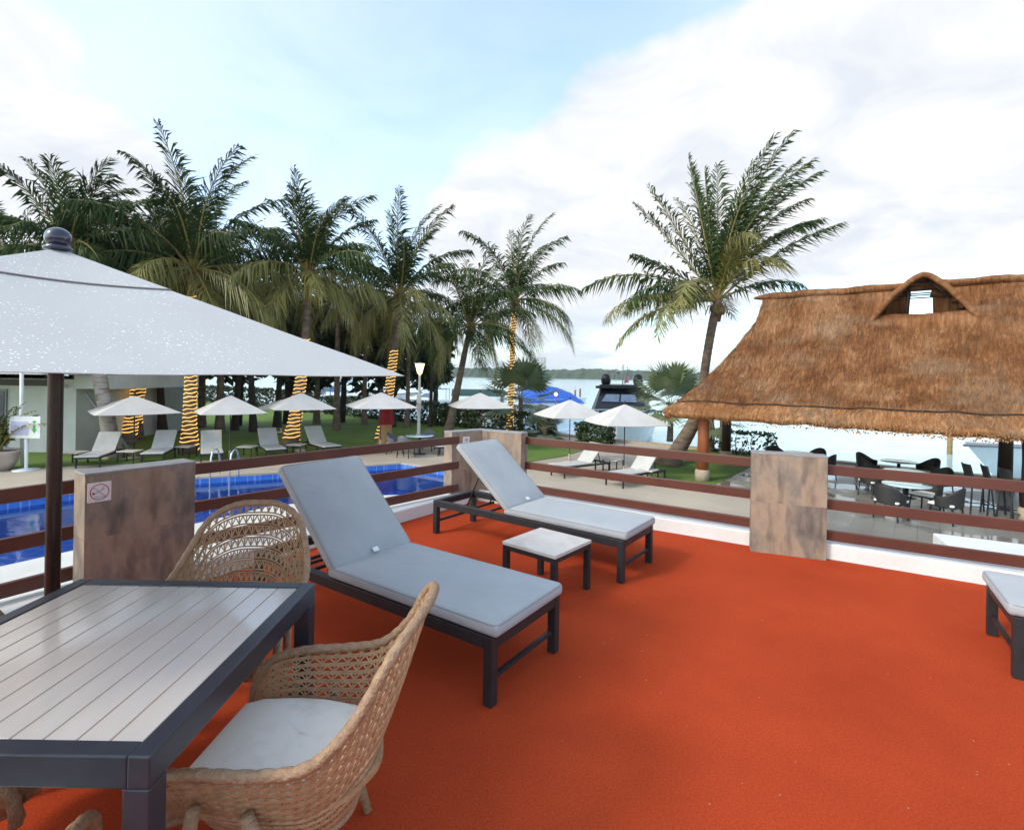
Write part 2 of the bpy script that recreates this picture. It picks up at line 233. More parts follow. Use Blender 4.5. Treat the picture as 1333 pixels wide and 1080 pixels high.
# ------------------------------------------------------------------ mesh builder
class MB:
    def __init__(s): s.v=[]; s.f=[]; s.mi=[]; s.sm=[]
    def add(s, vs, fs, mi=0, smooth=False):
        o=len(s.v); s.v += [tuple(p) for p in vs]
        for f in fs: s.f.append(tuple(i+o for i in f)); s.mi.append(mi); s.sm.append(smooth)
    def box(s, c, d, rot=None, mi=0):
        c=Vector(c); vs=[]
        for x in (-.5,.5):
            for y in (-.5,.5):
                for z in (-.5,.5):
                    p=Vector((x*d[0],y*d[1],z*d[2]))
                    if rot is not None: p = rot @ p
                    vs.append(c+p)
        s.add(vs,[(0,1,3,2),(4,6,7,5),(0,4,5,1),(2,3,7,6),(0,2,6,4),(1,5,7,3)],mi)
    def bar(s, a, b, w, h, mi=0, up=Vector((0,0,1))):
        a=Vector(a); b=Vector(b); d=b-a; L=d.length; x=d.normalized()
        y=up.cross(x)
        if y.length<1e-4: y=Vector((0,1,0))
        y.normalize(); z=x.cross(y)
        s.box((a+b)/2,(L,w,h),Matrix((x,y,z)).transposed(),mi)
    def tube(s, pts, rad, n=8, mi=0, closed=False, caps=True, smooth=True, phase=0.):
        pts=[Vector(p) for p in pts]; m=len(pts)
        if not hasattr(rad,'__len__'): rad=[rad]*m
        vs=[]; ref=None
        for i,p in enumerate(pts):
            if closed: t=pts[(i+1)%m]-pts[i-1]
            else: t=pts[min(i+1,m-1)]-pts[max(i-1,0)]
            t.normalize()
            if ref is None:
                ref=Vector((0,0,1)) if abs(t.z)<.9 else Vector((1,0,0))
            ref=(ref-t*ref.dot(t))
            if ref.length<1e-5: ref=t.orthogonal()
            ref.normalize(); bi=t.cross(ref)
            for k in range(n):
                a=2*math.pi*k/n+phase
                vs.append(p+(ref*math.cos(a)+bi*math.sin(a))*rad[i])
        fs=[]
        for i in range(m if closed else m-1):
            j=(i+1)%m
            for k in range(n):
                k2=(k+1)%n
                fs.append((i*n+k,i*n+k2,j*n+k2,j*n+k))
        if caps and not closed:
            fs.append(tuple(range(n))[::-1]); fs.append(tuple((m-1)*n+k for k in range(n)))
        s.add(vs,fs,mi,smooth)
    def lathe(s, prof, n=16, o=(0,0,0), mi=0, smooth=True, sx=1, sy=1):
        o=Vector(o); vs=[]
        for r,z in prof:
            for k in range(n):
                a=2*math.pi*k/n; vs.append(o+Vector((r*math.cos(a)*sx,r*math.sin(a)*sy,z)))
        fs=[]
        for i in range(len(prof)-1):
            for k in range(n):
                k2=(k+1)%n; fs.append((i*n+k,i*n+k2,(i+1)*n+k2,(i+1)*n+k))
        s.add(vs,fs,mi,smooth)
    def poly(s, pts, z0, z1=None, mi=0):
        n=len(pts); 
        if z1 is None: s.add([(p[0],p[1],z0) for p in pts],[tuple(range(n))],mi); return
        vs=[(p[0],p[1],z0) for p in pts]+[(p[0],p[1],z1) for p in pts]
        fs=[tuple(range(n))[::-1], tuple(range(n,2*n))]+[(i,(i+1)%n,n+(i+1)%n,n+i) for i in range(n)]
        s.add(vs,fs,mi)
    def ell(s, c, r, n=12, m=8, mi=0, rot=None):
        c=Vector(c); vs=[]; fs=[]
        for i in range(m+1):
            t=math.pi*i/m
            for k in range(n):
                a=2*math.pi*k/n; p=Vector((r[0]*math.sin(t)*math.cos(a),r[1]*math.sin(t)*math.sin(a),r[2]*math.cos(t)))
                if rot is not None: p=rot@p
                vs.append(c+p)
        for i in range(m):
            for k in range(n):
                k2=(k+1)%n; fs.append((i*n+k,(i+1)*n+k,(i+1)*n+k2,i*n+k2))
        s.add(vs,fs,mi,True)
    def build(s, name, mats, parent=None, bevel=0., seg=2, sub=0, fix=True):
        me=bpy.data.meshes.new(name); me.from_pydata(s.v,[],s.f)
        for mm in (mats if isinstance(mats,(list,tuple)) else [mats]): me.materials.append(M[mm] if isinstance(mm,str) else mm)
        me.polygons.foreach_set('material_index',s.mi); me.polygons.foreach_set('use_smooth',s.sm)
        if fix and len(s.f)<60000:
            bm=bmesh.new(); bm.from_mesh(me); bmesh.ops.recalc_face_normals(bm,faces=bm.faces); bm.to_mesh(me); bm.free()
        me.update()
        o=bpy.data.objects.new(name,me); COL.objects.link(o)
        if parent: o.parent=parent
        if bevel:
            b=o.modifiers.new('b','BEVEL'); b.width=bevel; b.segments=seg; b.limit_method='ANGLE'; b.angle_limit=R(40)
        if sub:
            q=o.modifiers.new('s','SUBSURF'); q.levels=sub; q.render_levels=sub
        return o
def tag(o, label=None, cat=None, group=None, kind=None):
    if label: o['label']=label
    if cat: o['category']=cat
    if group: o['group']=group
    if kind: o['kind']=kind
    return o
def thing(name, label, cat, loc=(0,0,0), rz=0., group=None, scale=1.):
    o=bpy.data.objects.new(name,None); COL.objects.link(o); o.empty_display_size=.2
    o.location=loc; o.rotation_euler=(0,0,rz); o.scale=(scale,)*3
    return tag(o,label,cat,group)
def dup(root, loc, rz, label, scale=None, group=None):
    r=root.copy(); COL.objects.link(r); r.location=loc; r.rotation_euler=(0,0,rz)
    if scale: r.scale=(scale,)*3 if not hasattr(scale,'__len__') else scale
    r['label']=label
    if group: r['group']=group
    def rec(a,b):
        for ch in list(a.children):
            c=ch.copy(); COL.objects.link(c); c.parent=b; rec(ch,c)
    rec(root,r)
    return r
def cr(pts, n):
    """Catmull-Rom through pts, n samples"""
    pts=[Vector(p) for p in pts]; out=[]; m=len(pts)-1
    for i in range(n):
        t=i/(n-1)*m; k=min(int(t),m-1); t-=k
        p0=pts[max(k-1,0)]; p1=pts[k]; p2=pts[k+1]; p3=pts[min(k+2,m)]
        out.append(.5*((2*p1)+(-p0+p2)*t+(2*p0-5*p1+4*p2-p3)*t*t+(-p0+3*p1-3*p2+p3)*t**3))
    return out
def rbox(mb, c, d, r, rot=None, mi=0, puff=0., nx=8, ny=6, seg=3):
    """soft rounded cushion: a subdivided slab with rounded edges"""
    N=[nx,ny,3]; c=Vector(c)
    bm=bmesh.new(); bmesh.ops.create_cube(bm,size=1.)
    for v in bm.verts: v.co=Vector((v.co.x*d[0],v.co.y*d[1],v.co.z*d[2]))
    bmesh.ops.bevel(bm,geom=list(bm.edges),offset=r,segments=seg,affect='EDGES',profile=.5)
    bmesh.ops.subdivide_edges(bm,edges=[e for e in bm.edges if e.calc_length()>.15],cuts=5,use_grid_fill=True)
    for v in bm.verts:
        if puff:
            fx=1-min(1,abs(v.co.x)/(d[0]/2))**4; fy=1-min(1,abs(v.co.y)/(d[1]/2))**4
            if v.co.z>0: v.co.z+=puff*fx*fy+puff*.35*mnoise.noise(v.co*7)
    bm.verts.index_update()
    vs=[c+((rot@v.co) if rot is not None else v.co) for v in bm.verts]; fs=[tuple(v.index for v in f.verts) for f in bm.faces]
    bm.free(); mb.add(vs,fs,mi,True)
# ------------------------------------------------------------------ camera, sky, sun
cam=bpy.data.objects.new('camera',bpy.data.cameras.new('camera')); COL.objects.link(cam); sc.camera=cam
cam.data.sensor_width=36; cam.data.lens=36*F/1333; cam.data.shift_y=-(540-PY)/1333; cam.data.clip_end=6000; cam.data.clip_start=.05
cam.matrix_world=Matrix.Translation((0,0,H)) @ Matrix.Rotation(R(90),4,'X') @ Matrix.Rotation(ROLL,4,'Z')
SUN_EL, SUN_AZ = R(38), R(240)     # azimuth clockwise from +Y: behind the camera, a little to the left
w=bpy.data.worlds.new('World'); sc.world=w; w.use_nodes=True
n=w.node_tree.nodes; l=w.node_tree.links
bg=n['Background']; bg.inputs['Strength'].default_value=.1
sk=n.new('ShaderNodeTexSky'); sk.sky_type='NISHITA'; sk.sun_disc=False; sk.sun_elevation=SUN_EL; sk.sun_rotation=SUN_AZ
sk.air_density=1.; sk.dust_density=1.6; sk.ozone_density=1.2
tc=n.new('ShaderNodeTexCoord')
sepd=n.new('ShaderNodeSeparateXYZ'); l.new(tc.outputs['Generated'],sepd.inputs[0])
def mth(op,a,b=None,clamp=False):
    q=n.new('ShaderNodeMath'); q.operation=op; q.use_clamp=clamp
    for i,x in enumerate((a,b)):
        if x is None: continue
        if isinstance(x,(int,float)): q.inputs[i].default_value=x
        else: l.new(x,q.inputs[i])
    return q.outputs[0]
den=mth('ADD',mth('MAXIMUM',sepd.outputs[2],0.),.22)
cmb=n.new('ShaderNodeCombineXYZ'); l.new(mth('DIVIDE',sepd.outputs[0],den),cmb.inputs[0]); l.new(mth('DIVIDE',sepd.outputs[1],den),cmb.inputs[1])
def wn(scale,det,rough,dist=0.,off=(0,0,0)):
    mp=n.new('ShaderNodeMapping'); mp.inputs['Location'].default_value=off; l.new(cmb.outputs[0],mp.inputs[0])
    q=n.new('ShaderNodeTexNoise'); q.inputs['Scale'].default_value=scale; q.inputs['Detail'].default_value=det; q.inputs['Roughness'].default_value=rough; q.inputs['Distortion'].default_value=dist
    l.new(mp.outputs[0],q.inputs['Vector']); return q.outputs['Fac']
nz=wn(1.5,9,.58,.35); nz2=wn(.55,6,.5,.2,(5,2,0)); nz3=wn(2.6,8,.6,.6,(9,4,0))
acc=None
for px,py,rin,rout,wt in [(690,300,3,13,.8),(840,230,5,14,1.),(1000,195,6,16,1.),(1160,150,6,16,1.),(1330,110,7,19,.9),(610,250,1,9,.5),(30,225,4,14,.9),(150,300,3,10,.6),(1150,30,3,12,.35),(690,400,4,13,.7),(560,350,2,10,.4),(900,360,3,12,.45),(1150,235,4,13,.6),(50,0,1,5,.5),
                          (500,90,5,20,-.35),(300,150,4,15,-.3),(1150,320,3,12,-.55),(1300,240,2,8,-.3),(480,250,2,9,-.3)]:
    u,v=ray(px,py); d=Vector((u,1,-v)).normalized()
    dt=n.new('ShaderNodeVectorMath'); dt.operation='DOT_PRODUCT'; l.new(tc.outputs['Generated'],dt.inputs[0]); dt.inputs[1].default_value=d
    mr=n.new('ShaderNodeMapRange'); mr.interpolation_type='SMOOTHSTEP'
    mr.inputs['From Min'].default_value=math.cos(R(rout)); mr.inputs['From Max'].default_value=math.cos(R(rin)); mr.inputs['To Max'].default_value=wt
    l.new(dt.outputs['Value'],mr.inputs[0])
    acc=mr.outputs[0] if acc is None else mth('ADD',acc,mr.outputs[0])
sumn=mth('ADD',acc,mth('MULTIPLY',mth('SUBTRACT',nz,.5),2.1))
mr=n.new('ShaderNodeMapRange'); mr.interpolation_type='SMOOTHSTEP'; mr.inputs['From Min'].default_value=-.08; mr.inputs['From Max'].default_value=.74
l.new(sumn,mr.inputs[0])
# everywhere else in the dome: a broken high layer
mrb=n.new('ShaderNodeMapRange'); mrb.inputs['From Min'].default_value=.3; mrb.inputs['From Max'].default_value=.75; mrb.inputs['To Max'].default_value=.5; l.new(nz2,mrb.inputs[0])
thin=mth('ADD',mth('MULTIPLY',mrb.outputs[0],.8),.27)
cover=mth('MAXIMUM',mr.outputs[0],thin,True)
# cloud tone: white with faint grey-lilac undersides
mrg=n.new('ShaderNodeMapRange'); mrg.inputs['From Min'].default_value=.42; mrg.inputs['From Max'].default_value=.66; l.new(nz3,mrg.inputs[0])
ct=n.new('ShaderNodeMix'); ct.data_type='RGBA'; ct.inputs[6].default_value=(9.9,9.9,9.95,1); ct.inputs[7].default_value=(7.6,8.1,8.9,1); l.new(mth('MULTIPLY',mrg.outputs[0],.95),ct.inputs[0])
skm=n.new('ShaderNodeMix'); skm.data_type='RGBA'; skm.blend_type='MULTIPLY'; skm.inputs[0].default_value=1; l.new(sk.outputs[0],skm.inputs[6]); skm.inputs[7].default_value=(4.0,4.5,4.4,1)
hzr=n.new('ShaderNodeMapRange'); hzr.interpolation_type='SMOOTHSTEP'; hzr.inputs['From Min'].default_value=0; hzr.inputs['From Max'].default_value=.24; hzr.inputs['To Min'].default_value=.75; hzr.inputs['To Max'].default_value=0; l.new(sepd.outputs[2],hzr.inputs[0])
ct2=n.new('ShaderNodeMix'); ct2.data_type='RGBA'; l.new(hzr.outputs[0],ct2.inputs[0]); l.new(ct.outputs[2],ct2.inputs[6]); ct2.inputs[7].default_value=(7.6,8.6,9.6,1); ct=ct2
fin=n.new('ShaderNodeMix'); fin.data_type='RGBA'; l.new(cover,fin.inputs[0]); l.new(skm.outputs[2],fin.inputs[6]); l.new(ct.outputs[2],fin.inputs[7])
l.new(fin.outputs[2],bg.inputs['Color'])
sun=bpy.data.objects.new('sun',bpy.data.lights.new('sun','SUN')); COL.objects.link(sun)
sun.data.energy=1.9; sun.data.angle=R(10); sun.data.color=(1,.90,.76)
sd=Vector((math.sin(SUN_AZ)*math.cos(SUN_EL),math.cos(SUN_AZ)*math.cos(SUN_EL),math.sin(SUN_EL)))
sun.rotation_euler=sd.to_track_quat('Z','Y').to_euler()
sc.view_settings.view_transform='Standard'; sc.view_settings.look='None'; sc.view_settings.exposure=.1; sc.view_settings.gamma=1
sc.cycles.max_bounces=6; sc.cycles.diffuse_bounces=3; sc.cycles.glossy_bounces=3; sc.cycles.use_denoising=True
# ------------------------------------------------------------------ ground, pool, sea
D_=Vector((.787,-.617,0)); N_=Vector((.617,.787,0))
SW=Vector((12.6,19.8,0))
def sw(t): return SW-D_*t     # along the sea wall, t grows to the left and away
pool_near=[P(-260,800,G),P(0,738,G),P(254,682,G),P(353,659,G),P(496,645,G),P(532,644,G),P(588,638,G),P(625,631,G)]
pool_far=[P(640,622,G),P(612,617,G),P(588,613.5,G),P(539,606,G),P(521.5,603.8,G),P(475.6,607,G),P(368,616,G),P(340,618,G),P(255,623,G),P(96,642,G),P(0,655,G),P(-260,690,G)]
pool=[(p.x,p.y) for p in pool_near+pool_far]
land=[tuple(sw(-30)[:2]),tuple(sw(105)[:2]),(-140,30),(-60,-25),(30,-25)]
bm=bmesh.new()
def loop(pts,z):
    vs=[bm.verts.new((x,y,z)) for x,y in pts]
    return [bm.edges.new((vs[i],vs[(i+1)%len(vs)])) for i in range(len(vs))]
es=loop(land,G)+loop(pool,G)
bmesh.ops.triangle_fill(bm,edges=es,use_beauty=True)
bmesh.ops.recalc_face_normals(bm,faces=bm.faces)
for f in bm.faces:
    if f.normal.z<0: f.normal_flip()
me=bpy.data.meshes.new('pool_deck'); bm.to_mesh(me); bm.free(); me.materials.append(M['beige'])
o=bpy.data.objects.new('pool_deck',me); COL.objects.link(o); tag(o,'beige paving around the pool and along the shore','paving',kind='structure')
# pool shell and water
mb=MB(); k=len(pool)
mb.add([(x,y,G) for x,y in pool]+[(x,y,G-.75) for x,y in pool],[(i,(i+1)%k,k+(i+1)%k,k+i) for i in range(k)]+[tuple(range(k,2*k))])
tag(mb.build('pool_basin','pool_tile'),'blue tiled pool basin sunk into the paving','pool',kind='structure')
mb=MB(); fl_=[(p.x,p.y) for p in pool_far]
for i in range(len(fl_)-1):
    a_,b_=fl_[i],fl_[i+1]; mb.add([(a_[0],a_[1],G-.26),(b_[0],b_[1],G-.26),(b_[0]+.1,b_[1]-.62,G-.26),(a_[0]+.1,a_[1]-.62,G-.26),(b_[0]+.1,b_[1]-.62,G-.745),(a_[0]+.1,a_[1]-.62,G-.745)],[(0,1,2,3),(3,2,4,5)])
tag(mb.build('pool_ledge','pool_ledge'),'pale underwater ledge along the far side of the pool','ledge',kind='structure')
mb=MB(); mb.poly(pool,G-.16)
tag(mb.build('pool_water','pool',fix=False),'deep blue water of the swimming pool','water',kind='structure')
mb=MB()
nearpts=[(p.x,p.y) for p in pool_near]
mb.poly(nearpts[1:]+[(.4,8.6),(.3,6.9),(-1,6.7),(-5,1.5),(-9,-1)],G+.012)
tag(mb.build('pool_coping','coping'),'white paving strip between the pool and the terrace','paving',kind='structure')
mb=MB(); far=[(p.x,p.y) for p in pool_far[1:]]
mb2=[]
for i in range(len(far)-1):
    a=Vector((*far[i],0)); b_=Vector((*far[i+1],0)); 
    mb.bar(a+Vector((0,.13,G+.02)),b_+Vector((0,.13,G+.02)),.24,.05)
tag(mb.build('pool_edge','beige'),'beige stone edge along the far side of the pool','edge',kind='structure')
# sea wall + sea
mb=MB(); 
a,b_=sw(-30),sw(105)
mb.add([(a.x,a.y,G),(b_.x,b_.y,G),(b_.x,b_.y,-3.4),(a.x,a.y,-3.4)],[(0,1,2,3)])
mb.bar((a-N_*.18+Vector((0,0,G+.05))),(b_-N_*.18+Vector((0,0,G+.05))),.36,.10)
tag(mb.build('sea_wall','stone'),'pale stone sea wall along the edge of the grounds','wall',kind='structure')
mb=MB(); mb.add([(-4500,-300,SEA),(4500,-300,SEA),(4500,5200,SEA),(-4500,5200,SEA)],[(0,1,2,3)])
tag(mb.build('sea','sea'),'pale calm lagoon water','water',kind='structure')
# lawns
def sheet(name,pxs,z,m,label,cat,extra=()):
    pts=[(P(x,y,G).x,P(x,y,G).y) for x,y in pxs]+list(extra)
    mb=MB(); mb.poly(pts,z)
    o=mb.build(name,m); 
    for f in o.data.polygons:
        pass
    return tag(o,label,cat,kind='structure')
hl=[tuple((sw(t)-N_*1.0)[:2]) for t in (12,30,60,100)]
sheet('lawn',[(-420,700),(0,613),(100,606),(250,601),(345,594),(470,583),(560,579),(640,590),(690,601),(735,594),(760,586)],G+.02,'lawn','mown green lawn under the coconut palms','lawn',extra=hl+[(-120,40)])
sheet('lawn',[(838,600),(845,622),(868,630),(925,634),(979,608)],G+.02,'lawn','small lawn patch around the big leaning palm beside the thatched shelter','lawn',extra=[tuple((sw(t)-N_*.6)[:2]) for t in (3,6.3)])
pv=[P(1010,590,G),P(979,608,G),P(930,634,G)]
sheet('shelter_paving',[(979,607),(925,634)],G+.016,'tile','wet stone tiles under and in front of the thatched shelter','paving',
      extra=[(6.9,12.4),(3.2,8.5),(9,3.0),(30,-6),tuple((sw(-24)-N_*.4)[:2]),tuple((sw(2.9)-N_*.4)[:2])])
# ------------------------------------------------------------------ terrace
carp=[P(519,681,0),P(589,660.7,0)]
cl0=P(519,681,0); cdir=(P(589,660.7,0)-cl0).normalized()
cR0=P(855,690,0); crd=(P(1275,760,0)-cR0).normalized()
# corner of the carpet: intersection of both edges
A=Matrix(((cdir.x,-crd.x),(cdir.y,-crd.y))); t=A.inverted()@Vector(((cR0-cl0).x,(cR0-cl0).y)); CC=cl0+cdir*t[0]
Lend=CC-cdir*9.; Rend=CC+crd*9.
nl=Vector((-cdir.y,cdir.x,0)); nr=Vector((-crd.y,crd.x,0))
if nr.y<0: nr=-nr
if nl.x>0: nl=-nl
carpet=[CC,Lend,Vector((-6,-6,0)),Vector((9,-6,0)),Rend]
mb=MB(); mb.poly([(p.x,p.y) for p in carpet],0)
tag(mb.build('carpet','carpet'),'red orange outdoor carpet covering the terrace','carpet',kind='structure')
def off(dist):
    A=Matrix(((cdir.x,-crd.x),(cdir.y,-crd.y))); p=CC+nl*dist; q=CC+nr*dist
    t=A.inverted()@Vector(((q-p).x,(q-p).y)); c=p+cdir*t[0]
    return [c,Lend+nl*dist,Rend+nr*dist]
c1=off(.34)
mb=MB(); mb.poly([(p.x,p.y) for p in [c1[0],c1[1],Vector((-7,-7,0)),Vector((10,-7,0)),c1[2]]],G-.02,-.012)
tag(mb.build('terrace','white'),'raised terrace slab with white rendered sides','terrace',kind='structure')
mb=MB(); hh=.135
ci=off(.004)
mb.add([*(p+Vector((0,0,z)) for z in (-.011,hh) for p in (ci[1],ci[0],ci[2],c1[2],c1[0],c1[1]))],
       [(6,7,10,11),(7,8,9,10),(0,1,7,6),(1,2,8,7),(3,4,10,9),(4,5,11,10),(5,0,6,11),(2,3,9,8)])
tag(mb.build('kerb_wall','white',bevel=.012),'low white kerb wall around the edge of the red carpet','low wall')
# pillars -------------------------------------------------------------
def pillar(name,label,segs,h,th,split,cap_over=.006):
    """segs: list of plan points of the inner face, left to right; th: thickness away from us"""
    t=thing('pillar',label,'pillar',(segs[0].x,segs[0].y,0))
    o0=Vector((segs[0].x,segs[0].y,0))
    pts=[p-o0 for p in segs]
    ns=[]
    for i in range(len(pts)-1):
        d=(pts[i+1]-pts[i]); d.z=0; d.normalize(); ns.append(Vector((-d.y,d.x,0)))
    outer=[]
    for i in range(len(pts)):
        if i==0: outer.append(pts[0]+ns[0]*th)
        elif i==len(pts)-1: outer.append(pts[-1]+ns[-1]*th)
        else:
            m_=(ns[i-1]+ns[i]); m_.normalize(); outer.append(pts[i]+m_*th/m_.dot(ns[i]))
    poly=[(p.x,p.y) for p in pts]+[(p.x,p.y) for p in reversed(outer)]
    m1=MB(); m1.poly(poly,-.01,split-.004); m1.build('tile_cladding','slate_low',t)
    m1=MB()
    cx=sum(p[0] for p in poly)/len(poly); cy=sum(p[1] for p in poly)/len(poly)
    def ins(k): return [(cx+(x-cx)*k,cy+(y-cy)*k) for x,y in poly]
    m1.poly(ins(.985),split-.004,split); m1.build('grout_line','grout',t)
    m1=MB(); m1.poly(poly,split,h-.018); m1.build('tile_cladding','slate',t)
    m1=MB(); m1.poly(ins(1.012),h-.018,h); m1.build('cap','cap',t,bevel=.004)
    return t
def F2(px,py,z): 
    p=P(px,py,z); return Vector((p.x,p.y,0))
HP=.927
pl=F2(111,616.7,HP); pr=F2(254.6,600,HP)
pillar('pillar','slate clad pillar behind the dining table with a no diving sign',[pl,pr],HP,.2,.50)
rl=F2(979,588,HP); rr=Vector((0,0,0)); rr=rl+(Vector((2.83,4.66,0))-rl)
pillar('pillar','slate clad pillar in the railing in front of the thatched shelter',[rl,rr],HP,.17,.47)
cA=Vector((-.72,6.40,0)); cB=Vector((-.375,6.70,0)); cD=Vector((.125,6.42,0))
pillar('pillar','angled corner pillar of slate tiles where both railings meet',[cA,cB,cD],.90,.17,.42)
# railings ------------------------------------------------------------
def railing(a,b,label):
    t=thing('railing',label,'railing',(a.x,a.y,0))
    d=b-a
    for zt in (.84,.53,.25):
        m1=MB(); m1.bar(Vector((0,0,zt-.045)),d+Vector((0,0,zt-.045)),.04,.09); m1.build('rail','rail',t,bevel=.004)
    return t
RZ=.84
l0=F2(0,637,RZ); l1=F2(255,603,RZ); l2=F2(597,567.5,RZ)
ld=(l2-l1).normalized()
railing(l0+(l0-l1)*1.0, l0+(l1-l0)*.62,'brown steel railing left of the slate pillar with the no diving sign')
railing(l1-ld*.12,l2+ld*.08,'brown steel railing behind the loungers on the pool side')
r0=F2(676,567.5,RZ); r1=F2(978,595.3,RZ); r2=F2(1079,605,RZ); r3=F2(1333,626,RZ)
rd=(r1-r0).normalized()
railing(r0-rd*.04,r1+rd*.06,'brown steel railing between the corner pillar and the right pillar')
railing(r2-rd*.06,r2+(r3-r2)*2.2,'brown steel railing right of the pillar facing the thatched shelter')
# ------------------------------------------------------------------ dining table
TX0,TX1,TY0,TY1,TZ=-1.775,-.80,1.175,2.165,.73
t=thing('dining_table','square slate grey dining table with pale slatted top','table',((TX0+TX1)/2,(TY0+TY1)/2,0))
hx,hy=(TX1-TX0)/2,(TY1-TY0)/2; fw=.052
m1=MB()
for sx in (-1,1): m1.box((sx*(hx-fw/2),0,TZ-.0375),(fw,2*hy,.075))
for sy in (-1,1): m1.box((0,sy*(hy-fw/2),TZ-.0375),(2*hx-2*fw,fw,.075))
m1.build('frame','table_metal',t,bevel=.004)
m1=MB(); NP=11; wd=(2*hx-2*fw)/NP
for i in range(NP): m1.box((-hx+fw+wd*(i+.5),0,TZ-.012),(wd-.0045,2*hy-2*fw-.004,.016))
m1.build('slat_top','plank',t,bevel=.0015,seg=1)
m1=MB(); m1.box((0,0,TZ-.0115),(2*hx-2*fw-.004,2*hy-2*fw-.004,.010)); m1.build('top_backing','plank_gap',t)
for sx in (-1,1):
    for sy in (-1,1):
        m1=MB(); m1.box((sx*(hx-.031),sy*(hy-.031),(TZ-.075)/2),(.062,.062,TZ-.075)); m1.build('leg','table_metal',t,bevel=.004)
# ------------------------------------------------------------------ wicker armchair
half=[(-.262,-.335,.33),(-.272,-.330,.42),(-.292,-.285,.495),(-.315,-.17,.528),(-.326,.0,.542),(-.322,.14,.572),(-.292,.245,.67),(-.228,.325,.81),(-.12,.375,.874),(0,.388,.884)]
rimp=half+[(-x,y,z) for x,y,z in half[-2::-1]]
hb=[(-.155,-.24,.30),(-.165,-.225,.285),(-.17,-.19,.27),(-.168,-.12,.25),(-.16,-.03,.235),(-.145,.05,.225),(-.12,.10,.22),(-.085,.13,.22),(-.045,.145,.22),(0,.148,.22)]
basep=hb+[(-x,y,z) for x,y,z in hb[-2::-1]]
NU=57
rimc=cr(rimp,4*NU+1); basec=cr(basep,4*NU+1)
def shell(u,v):
    k=u*(len(rimc)-1); i=min(int(k),len(rimc)-2); f=k-i
    r=rimc[i].lerp(rimc[i+1],f); b=basec[i].lerp(basec[i+1],f)
    p=b.lerp(r,v); o=Vector((p.x,p.y,0))
    if o.length>1e-4: o.normalize()
    bul=.016*math.sin(math.pi*min(1,v*1.05))*(1-.5*v)
    return p+o*bul
def chair(name,label,loc,rz):
    t=thing('wicker_chair',label,'chair',loc,rz,'wicker armchairs around the dining table')
    m1=MB(); NR=12
    for j in range(1,NR):
        for dv in (-.0095,.0095):
            m1.tube([shell(i/(2*NU),j/NR+dv) for i in range(2*NU+1)],.0040,4,caps=False,smooth=False,phase=.78)
    for j in range(NR):
        v0=(j/NR+.013) if j else 0; v1=(j+1)/NR-.013
        if j==NR-1: v1=1
        for i in range(NU):
            a=shell(i/NU,v0); b=shell(min(1,(i+.5)/NU),v1); c=shell((i+1)/NU,v0)
            m1.tube([a,b],.0036,4,caps=False,smooth=False); m1.tube([b,c],.0036,4,caps=False,smooth=False)
            if i: m1.tube([a,shell(i/NU,v1)],.0032,4,caps=False,smooth=False)
    m1.build('woven_shell','wicker',t,fix=False)
    m1=MB()
    pts=cr(rimp,150); m1.tube(pts,[.0165+.0016*math.sin(i*2.1) for i in range(150)],10)
    m1.build('rim','wicker_rim',t)
    m1=MB(); m1.tube(cr(basep,80),.013,8); m1.tube([(-.155,-.24,.30),(-.08,-.26,.31),(.08,-.26,.31),(.155,-.24,.30)],.013,8)
    m1.tube([(-.265,-.335,.335),(-.21,-.30,.31),(-.155,-.24,.30)],.0145,8); m1.tube([(.265,-.335,.335),(.21,-.30,.31),(.155,-.24,.30)],.0145,8)
    m1.build('base_ring','wicker_rim',t)
    # seat pan follows the shell at mid height
    ring=[shell(i/40,.32+.02*math.sin(i)) for i in range(2,39)]
    ring=[Vector((p.x*.985,p.y*.985,.372)) for p in ring]+[Vector((.17,-.325,.372)),Vector((-.17,-.325,.372))]
    m1=MB(); m1.poly([(p.x,p.y) for p in ring],.352,.37); m1.build('seat_pan','wicker',t)
    cush=[(p.x*.90,p.y*.90-.012) for p in ring]
    m1=MB(); nC=len(cush); lay=[(.97,.372),(1.0,.380),(1.005,.398),(1.0,.412),(.975,.421),(.90,.426),(.6,.430),(.0,.432)]
    cx,cy=0,-.03; vs=[]; fs=[]
    for k_,z in lay: vs+=[(cx+(x-cx)*k_,cy+(y-cy)*k_,z+.003*mnoise.noise(Vector((x*9,y*9,k_*3)))) for x,y in cush]
    for i in range(len(lay)-1):
        for q in range(nC): fs.append((i*nC+q,i*nC+(q+1)%nC,(i+1)*nC+(q+1)%nC,(i+1)*nC+q))
    m1.add(vs,fs,0,True); cu=m1.build('seat_cushion','seat_pad',t)
    m1=MB(); m1.tube([(x*1.004,y*1.004,.389) for x,y in cush],.0075,6,closed=True); m1.build('piping','pad_edge',cu)
    for sx in (-1,1):
        for p_,q_ in (((.296,-.185,.425),(.285,-.265,0)),((.292,-.045,.41),(.225,.125,0))):
            a_=Vector((sx*p_[0],p_[1],p_[2])); b_=Vector((sx*q_[0],q_[1],0)); m1=MB(); m1.tube([a_,a_.lerp(b_,.5)+Vector((sx*.006,0,0)),b_],[.019,.018,.0145],10); m1.build('leg','wicker_rim',t)
    return t
c0=chair('wicker_chair','wicker armchair with ivory seat pad at the right side of the table',(-.635,1.69,0),R(-93))
dup(c0,(-1.33,2.47,0),R(6),'wicker armchair with see through back standing behind the far edge of the table')
dup(c0,(-1.70,1.70,0),R(92),'wicker armchair tucked under the left side of the table, almost hidden')
dup(c0,(-1.315,1.0,0),R(180),'wicker armchair under the near edge of the table, only one arm tip showing')
